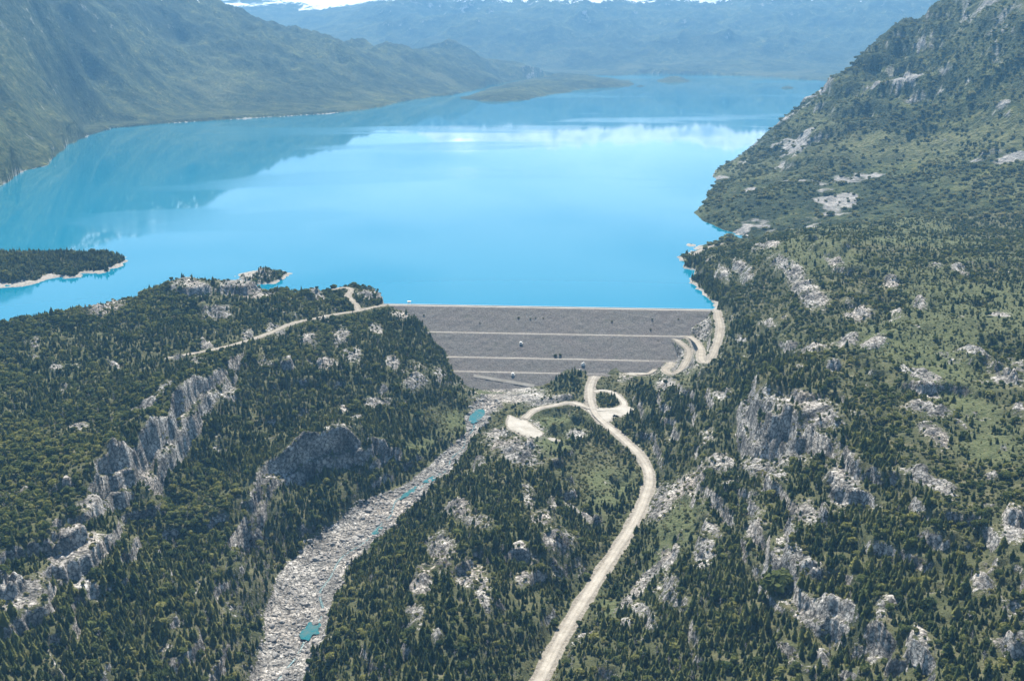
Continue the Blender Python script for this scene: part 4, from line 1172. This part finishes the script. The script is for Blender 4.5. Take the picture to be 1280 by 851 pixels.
# what grows where
plateau = (px_ < -200) & (pz_ > 2) & (px_ < -60)
pc = np.full(len(px_), .84)
pc = np.where(plateau, .30 + .5 * sstep(-.1, .5, g3), pc)
pc = np.where(right > .5, .22 + .3 * sstep(0, .5, g1), pc)
olive = np.clip(1.4 - np.hypot((pu - 225) / 60, (pv - 640) / 55), 0, 1)
pc *= 1 - olive
r1 = rs.rand(len(px_)); r2 = rs.rand(len(px_))
kind = np.where(r1 < pc, 0, 1)
shr_p = np.where(right > .5, .52, np.where(plateau, .30, .35)) + .35 * sstep(.3, .8, p_mead) + .4 * sstep(.15, .4, p_rock)
kind = np.where((kind == 1) & (r2 < shr_p), 2, kind)
kind = np.where((kind < 2) & (r2 < .92 * sstep(.15, .45, p_rock) + .25 * (right > .5)), 2, kind)
scrubby = np.zeros(len(px_))
for (u, v, ru, rv) in [(830, 454, 60, 30), (690, 530, 52, 26), (620, 520, 40, 30), (640, 490, 60, 16), (700, 505, 40, 14), (745, 590, 40, 40), (650, 560, 46, 28), (850, 640, 30, 50), (560, 525, 26, 20), (760, 480, 30, 12), (880, 410, 24, 34)]:
    scrubby = np.maximum(scrubby, np.clip(1.45 - np.hypot((pu - u) / ru, (pv - v) / rv), 0, 1))
kind = np.where((kind < 2) & (rs.rand(len(px_)) < scrubby * 1.25), 2, kind)
kind = np.where((kind < 2) & (sample(ROADM, px_, py_) < 14) & (rs.rand(len(px_)) < .8), 2, kind)
dead = np.clip(1.3 - np.hypot((pu - 320) / 45, (pv - 720) / 100), 0, 1) * .40 + .022
kind = np.where(rs.rand(len(px_)) < dead * (right < .5), 3, kind)
hs = np.where(kind == 0, rs.gamma(5, 1.65, len(px_)).clip(3, 18), np.where(kind == 1, rs.gamma(7, .95, len(px_)).clip(3, 13), np.where(kind == 2, rs.gamma(5, .48, len(px_)).clip(1.0, 5), rs.uniform(7, 13, len(px_)))))
hs = np.where(verge, np.minimum(hs, 1.8), hs); kind = np.where(verge, 2, kind)
hs *= .86 * np.where(right > .5, .80, 1.0) * np.where(kind == 0, .85 + .25 * sstep(-.4, .5, g1), 1)
wf = np.where(kind == 0, rs.uniform(.95, 1.5, len(px_)), rs.uniform(.8, 1.2, len(px_)))
rot = rs.uniform(0, 6.283, len(px_))
NVAR = {0: 5, 1: 4, 2: 4, 3: 3}
var = np.array([rs.randint(NVAR[k]) for k in kind])
dist = np.sqrt(px_ ** 2 + py_ ** 2 + (pz_ - CAM_H) ** 2)
inframe = (pu > 6) & (pu < 1274) & (pv < 846)
appsz = hs / dist

def region(x, y, z, u, v):
    if x > 140 and u > 690:
        if v > 640: return 'on the steep hillside right of the pale road'
        return 'on the upper hillside at the right'
    if u > 400 and u < 720: return 'on the ridge between the river and the pale road'
    if z > 0: return 'on the plateau above the left cliff'
    return 'on the lower slope left of the river'

proto_obj = {}
stuff_idx = np.ones(len(px_), bool)
def make_tree(i, nm, me, trunk_me, lab_, cat, grp):
    r = empty(nm, (px_[i], py_[i], pz_[i] - .3), rot[i])
    tag(r, lab_, cat, grp)
    s = hs[i]; w = wf[i]
    cr_ = bpy.data.objects.new('crown', me); COL.objects.link(cr_); cr_.parent = r; cr_.scale = (s * w, s * w, s)
    if trunk_me:
        tr = bpy.data.objects.new('trunk', trunk_me); COL.objects.link(tr); tr.parent = r; tr.scale = (s * w, s * w, s)
    return cr_
SPEC = {0: ('conifer', CON, CTR, 290, 'tree', 'pointed dark conifer'), 1: ('broadleaf_tree', BRO, BTR, 220, 'tree', 'round bushy green tree'), 2: ('shrub', SHR, None, 160, 'shrub', 'low olive green shrub'), 3: ('dead_tree', SNG, None, 60, 'dead tree', 'bare grey dead tree')}
for k_, (nm_, meshes, trk, cnt, cat, adj) in SPEC.items():
    idx = np.where((kind == k_) & inframe)[0]
    idx = idx[np.argsort(-appsz[idx])][:cnt]
    for i in idx:
        rg = region(px_[i], py_[i], pz_[i], pu[i], pv[i])
        if k_ in (0, 1):
            co = make_tree(i, nm_, meshes[var[i]], trk, f'{adj} {rg}', cat, f'{nm_.replace("_", " ")}s {rg}')
        else:
            co = bpy.data.objects.new(nm_, meshes[var[i]]); COL.objects.link(co)
            co.location = (px_[i], py_[i], pz_[i] - .2); co.rotation_euler = (0, 0, rot[i]); co.scale = (hs[i] * (wf[i] if k_ == 2 else 1),) * 2 + (hs[i],)
            tag(co, f'{adj} {rg}', cat, f'{nm_.replace("_", " ")}s {rg}')
        proto_obj.setdefault((k_, int(var[i])), co)
        stuff_idx[i] = False

def scatter(name, x, y, z, scl, rotz, vr, protos, label):
    me = bpy.data.meshes.new(name); n = len(x)
    me.vertices.add(n); me.vertices.foreach_set('co', np.stack([x, y, z], 1).astype(np.float32).ravel())
    a = me.attributes.new('scl', 'FLOAT_VECTOR', 'POINT'); a.data.foreach_set('vector', np.asarray(scl, np.float32).ravel())
    a = me.attributes.new('rotz', 'FLOAT_VECTOR', 'POINT'); a.data.foreach_set('vector', np.asarray(rotz, np.float32).ravel())
    a = me.attributes.new('var', 'INT', 'POINT'); a.data.foreach_set('value', np.asarray(vr, np.int32))
    o = bpy.data.objects.new(name, me); COL.objects.link(o)
    g = bpy.data.node_groups.new(name, 'GeometryNodeTree')
    g.interface.new_socket('Geometry', in_out='INPUT', socket_type='NodeSocketGeometry'); g.interface.new_socket('Geometry', in_out='OUTPUT', socket_type='NodeSocketGeometry')
    gi = g.nodes.new('NodeGroupInput'); go = g.nodes.new('NodeGroupOutput')
    jn = g.nodes.new('GeometryNodeJoinGeometry')
    for p in reversed(protos):
        oi = g.nodes.new('GeometryNodeObjectInfo'); oi.transform_space = 'ORIGINAL'
        oi.inputs['Object'].default_value = p; oi.inputs['As Instance'].default_value = True
        g.links.new(oi.outputs['Geometry'], jn.inputs[0])
    ip = g.nodes.new('GeometryNodeInstanceOnPoints'); ip.inputs['Pick Instance'].default_value = True
    def at(nm2, ty):
        n_ = g.nodes.new('GeometryNodeInputNamedAttribute'); n_.data_type = ty; n_.inputs['Name'].default_value = nm2
        return n_.outputs['Attribute']
    g.links.new(gi.outputs[0], ip.inputs['Points']); g.links.new(jn.outputs[0], ip.inputs['Instance'])
    g.links.new(at('var', 'INT'), ip.inputs['Instance Index'])
    g.links.new(at('scl', 'FLOAT_VECTOR'), ip.inputs['Scale'])
    er = g.nodes.new('FunctionNodeEulerToRotation'); g.links.new(at('rotz', 'FLOAT_VECTOR'), er.inputs[0]); g.links.new(er.outputs[0], ip.inputs['Rotation'])
    g.links.new(ip.outputs[0], go.inputs[0])
    md = o.modifiers.new('scatter', 'NODES'); md.node_group = g
    return tag(o, label, None, None, 'stuff')
def rz3(r_): return np.stack([np.zeros_like(r_), np.zeros_like(r_), r_], 1)

# extra cover further off: right mountain, left point, islet
fx_, fy_ = jitter_grid(2640, 5200, .12, .52, 13.0)
fz_ = sample(Z, fx_, fy_); fu_, fv_ = proj(fx_, fy_, fz_)
fo = (fz_ > 5) & (rs.rand(len(fx_)) < (1 - .8 * sstep(.3, .6, sample(f_rock, fx_, fy_))) * (.18 + .6 * sstep(-.15, .35, fbm(fx_, fy_, 190, 3, 400)))) & (fu_ < 1340)
fx_, fy_, fz_ = fx_[fo], fy_[fo], fz_[fo]
ix_, iy_ = jitter_grid(2150, 2900, -.62, -.14, 6.0)
iz_ = sample(Z, ix_, iy_)
il = (sample((lab_pen | lab_isl).astype(float), ix_, iy_) > .5) & (iz_ > 3.0) & (rs.rand(len(ix_)) < .9)
ix_, iy_, iz_ = ix_[il], iy_[il], iz_[il]

for k_, nm_, lb_ in ((0, 'conifer_forest', 'dense dark conifer forest covering the gorge slopes'), (1, 'broadleaf_forest', 'mixed bushy green forest on the plateaus'), (2, 'scrub', 'low olive scrub between rocks and trees'), (3, 'dead_trees', 'scattered grey dead trees in the forest left of the river')):
    m = (kind == k_) & stuff_idx
    w = np.where(k_ == 3, 1.0, wf[m])
    x, y, z = px_[m], py_[m], pz_[m] - .3
    sc = np.stack([hs[m] * w, hs[m] * w, hs[m]], 1); ro = rot[m]; vr = var[m]
    if k_ == 2:
        n = len(fx_); h = rs.gamma(6, .95, n); x = np.append(x, fx_); y = np.append(y, fy_); z = np.append(z, fz_ - .4)
        sc = np.concatenate([sc, np.stack([h * 1.3, h * 1.3, h], 1)]); ro = np.append(ro, rs.uniform(0, 6.28, n)); vr = np.append(vr, rs.randint(0, 4, n))
    if k_ == 0:
        n = len(ix_); h = rs.gamma(9, .95, n) * np.where(sample(lab_isl.astype(float), ix_, iy_) > .5, .5, 1); x = np.append(x, ix_); y = np.append(y, iy_); z = np.append(z, iz_ - .3)
        sc = np.concatenate([sc, np.stack([h * 1.25, h * 1.25, h], 1)]); ro = np.append(ro, rs.uniform(0, 6.28, n)); vr = np.append(vr, rs.randint(0, 5, n))
    scatter(nm_, x, y, z, sc, rz3(ro), vr, [proto_obj[(k_, q)] for q in range(NVAR[k_])], lb_)
print('TREES', [int(((kind == k_)).sum()) for k_ in range(4)], len(fx_), len(ix_))

# trees of note
def lone_tree(u, v, zg, h, wide, nm, me, trk, lab_, grp=None):
    x, y, _ = P(u, v, zg); z = float(sample(Z, x, y)[0])
    r = empty(nm, (x, y, z - .3), u * .37); tag(r, lab_, 'tree', grp)
    for n_, m_ in (('crown', me), ('trunk', trk)):
        o = bpy.data.objects.new(n_, m_); COL.objects.link(o); o.parent = r; o.scale = (h * wide, h * wide, h)
lone_tree(975, 728, 14, 22, 1.35, 'broadleaf_tree', BRO[1], BTR, 'largest dark round crowned tree on the right hillside')
rr = random.Random(5)
for k in range(16):
    a = rr.uniform(0, 6.28); q = math.sqrt(rr.random())
    lone_tree(759.5 + math.cos(a) * 13 * q, 501.5 + math.sin(a) * 5.5 * q, -85.5, rr.uniform(8, 13), rr.uniform(.9, 1.3), 'conifer', CON[rr.randrange(5)], CTR, 'dark tree in the clump enclosed by the pale gravel loop', 'trees inside the gravel loop')
# dark bushes rooted in the dam face
bush = [(549, 383.5), (556, 386.5), (560, 387), (541, 387.5), (524, 386), (530, 394.5), (618, 387), (626, 385), (648, 397.5), (663, 398.5), (669.5, 397.5), (673, 386), (686.5, 388), (679, 398), (694, 445.3), (700.5, 444.6), (712, 388.5), (787, 390), (815, 399.5), (813, 412), (848, 399), (877, 392.5), (886, 396), (884, 394), (740, 392), (765, 402), (600, 404)]
for k, (u, v) in enumerate(bush):
    x, y, z = dam_hit(u, v)
    o = bpy.data.objects.new('shrub', SHR[k % 4]); COL.objects.link(o); o.location = (x, y, z); o.rotation_euler = (0, 0, k * 1.3)
    s = 2.0 + (k * 37 % 10) * .14 + (1.2 if 693 < u < 702 or u > 870 else 0); o.scale = (s * 1.1, s * 1.1, s)
    if 440 < v: tag(o, 'dark bush at the edge of the middle bench of the dam', 'shrub', 'bushes on the middle bench')
    elif u > 870: tag(o, 'green bush in the corner of dam crest and access road', 'shrub', 'bushes at the right end of the crest')
    else: tag(o, 'small dark shrub rooted in the upper dam face', 'shrub', 'shrubs on the dam face')

# ------------------------------------------------------------------ river: pools and boulders
def boulder_material():
    k = NT('boulder'); pos = k.pos(); oi = k.n('ShaderNodeObjectInfo')
    n = k.noise(pos, .8, 5, .65)
    c_ = k.ramp(n, [(.3, (.15, .145, .135)), (.55, (.28, .268, .25)), (.75, (.40, .38, .355))])
    c_ = k.mix(k.ramp(oi.outputs['Random'], [(0, .0), (1, .55)]), c_, k.mix(1.0, c_, (.62, .6, .6), 'MULTIPLY'))
    k.pbsdf(c_, .9, .2, k.bump(n, .6, .4)); return k.m
M_BOULDER = boulder_material()
def boulder_mesh(seed):
    bm = bmesh.new(); bmesh.ops.create_icosphere(bm, subdivisions=2, radius=.5)
    rnd = random.Random(seed)
    planes = [(Vector((rnd.gauss(0, 1), rnd.gauss(0, 1), rnd.gauss(0, 1))).normalized(), rnd.uniform(.26, .42)) for _ in range(9)]
    for v in bm.verts:
        for n, d in planes:
            k = v.co.dot(n) - d
            if k > 0: v.co -= n * k * .85
        v.co += Vector((rnd.uniform(-.02, .02), rnd.uniform(-.02, .02), rnd.uniform(-.02, .02)))
        v.co.z *= .8
    me = bpy.data.meshes.new('boulder'); bm.to_mesh(me); bm.free(); me.materials.append(M_BOULDER); return me
BOU = [boulder_mesh(500 + i) for i in range(5)]
bx, by = jitter_grid(930, 1840, -.45, .05, 2.9)
rw = sample(RW, bx, by); bz = sample(Z, bx, by); bu, bv = proj(bx, by, bz)
okb = (rw > .45) & (sample(ROADM, bx, by) > 4)
POOLS = [([(589, 517), (594, 513), (602, 512), (606, 515), (604, 521), (598, 527), (591, 530), (586, 526)], -98.6), ([(376, 799), (375, 791), (381, 786), (386, 779), (394, 780), (400, 775), (403, 780), (398, 786), (399, 792), (391, 794), (386, 801)], -117.2), ([(503, 618), (512, 612), (522, 606), (520, 611), (510, 619), (500, 624)], -105.4),
         ([(528, 603), (540, 596), (552, 592), (548, 598), (536, 604)], -103.4), ([(464, 668), (470, 661), (476, 656), (478, 660), (472, 667)], -109.2)]
PLAB = ['teal pool below the foot of the dam', 'bright turquoise pool at the lower end of the boulder bed', 'thin blue pool beside the right river bank', 'narrow blue pool at the upper end of the boulder bed', 'small turquoise pool against the wooded right bank']
inp = np.zeros(len(bx), bool)
for (poly_px, z), lb_ in zip(POOLS, PLAB):
    poly = [P(u, v, z) for u, v in poly_px]
    cx_, cy2 = sum(p[0] for p in poly) / len(poly), sum(p[1] for p in poly) / len(poly)
    zc = float(np.percentile(sample(Z, [p[0] for p in poly] + [cx_], [p[1] for p in poly] + [cy2]), 75)) + .35
    pp = smooth_path(poly + [poly[0]], 2.0)[:-1]
    bm = bmesh.new(); rnd_ = random.Random(3)
    f = bm.faces.new([bm.verts.new((p.x + rnd_.uniform(-1, 1), p.y + rnd_.uniform(-1.4, 1.4), zc)) for p in pp])
    bmesh.ops.triangulate(bm, faces=[f]); bmesh.ops.recalc_face_normals(bm, faces=bm.faces[:])
    if sum(f.normal.z for f in bm.faces) < 0: bmesh.ops.reverse_faces(bm, faces=bm.faces[:])
    tag(obj_from_bm('pool', bm, M_POOL), lb_, None, None, 'structure')
    inp |= in_poly(bx, by, [(p[0], p[1]) for p in poly])
SPX = [(592, 530, -99.5), (586, 545, -100.5), (574, 564, -102), (556, 588, -103), (546, 597, -103.6), (516, 614, -105.6), (500, 623, -106.6), (478, 655, -109), (466, 668, -110), (446, 684, -111.4), (428, 700, -112.6), (412, 718, -113.4), (404, 738, -114.6), (402, 756, -115.6), (398, 776, -117), (384, 800, -118.4), (366, 822, -120), (352, 850, -121.6), (342, 880, -123)]
sp = smooth_path([P(*p) for p in SPX], 3.0)
sz = sample(Z, [p.x for p in sp], [p.y for p in sp]); sz = np.convolve(np.pad(sz, 6, 'edge'), np.ones(13) / 13, 'valid')
sp = [Vector((p.x + 3 * math.sin(i * .23), p.y, z_ + .15)) for i, (p, z_) in enumerate(zip(sp, sz))]
ribbon('stream', sp, 2.6, M_STREAM, 'thin blue stream threading between the boulders', .25, 11)
okb &= ~(inp & (rs.rand(len(bx)) < .52))
bx, by, bz, bu, bv = bx[okb], by[okb], bz[okb], bu[okb], bv[okb]
n = len(bx)
bar = sstep(-.1, .4, fbm(bx, by, 26, 3, 555))
bs = np.clip(rs.lognormal(.45, .62, n) * (.7 + .6 * bar), .7, 9.0)
bsc = np.stack([bs * rs.uniform(.8, 1.5, n), bs * rs.uniform(.8, 1.4, n), bs * rs.uniform(.6, 1.0, n)], 1)
brot = np.stack([rs.uniform(-.4, .4, n), rs.uniform(-.4, .4, n), rs.uniform(0, 6.28, n)], 1); bvar = rs.randint(0, 5, n)
vis = (bv < 846) & (bu > 300)
big_i = np.where(vis)[0]; big_i = big_i[np.argsort(-(bs / by)[big_i])][:260]
st = np.ones(n, bool); pb = {}
for i in big_i:
    o = bpy.data.objects.new('boulder', BOU[bvar[i]]); COL.objects.link(o)
    o.location = (bx[i], by[i], bz[i] + bs[i] * .12); o.scale = bsc[i]; o.rotation_euler = brot[i]
    part = 'lower' if bv[i] > 760 else 'middle' if bv[i] > 660 else 'upper'
    tag(o, f'large pale grey boulder lying in the {part} stretch of the boulder bed', 'boulder', f'large boulders in the {part} riverbed')
    pb.setdefault(int(bvar[i]), o); st[i] = False
scatter('river_boulders', bx[st], by[st], bz[st] + bs[st] * .1, bsc[st], brot[st], bvar[st], [pb[q] for q in range(5)], 'pale boulders and stones filling the dry riverbed')

# ------------------------------------------------------------------ haze
hz = NT('haze')
pv_ = hz.n('ShaderNodeVolumePrincipled')
pv_.inputs['Color'].default_value = (*HAZE_COLOR, 1)
pv_.inputs['Density'].default_value = HAZE_DENSITY
pv_.inputs['Anisotropy'].default_value = 0.25
hz.l(pv_.outputs[0], hz.out.inputs['Volume'])
zb, zt = float(Z.min()) - 1.0, max(float(Z.max()) + 10, CAM_H + 20)
bm = bmesh.new(); bm_box(bm, (0, 15600, (zb + zt) / 2), (52000, 33000, zt - zb))
tag(obj_from_bm('haze', bm, hz.m), 'thin blue haze over the lake', None, None, 'stuff')
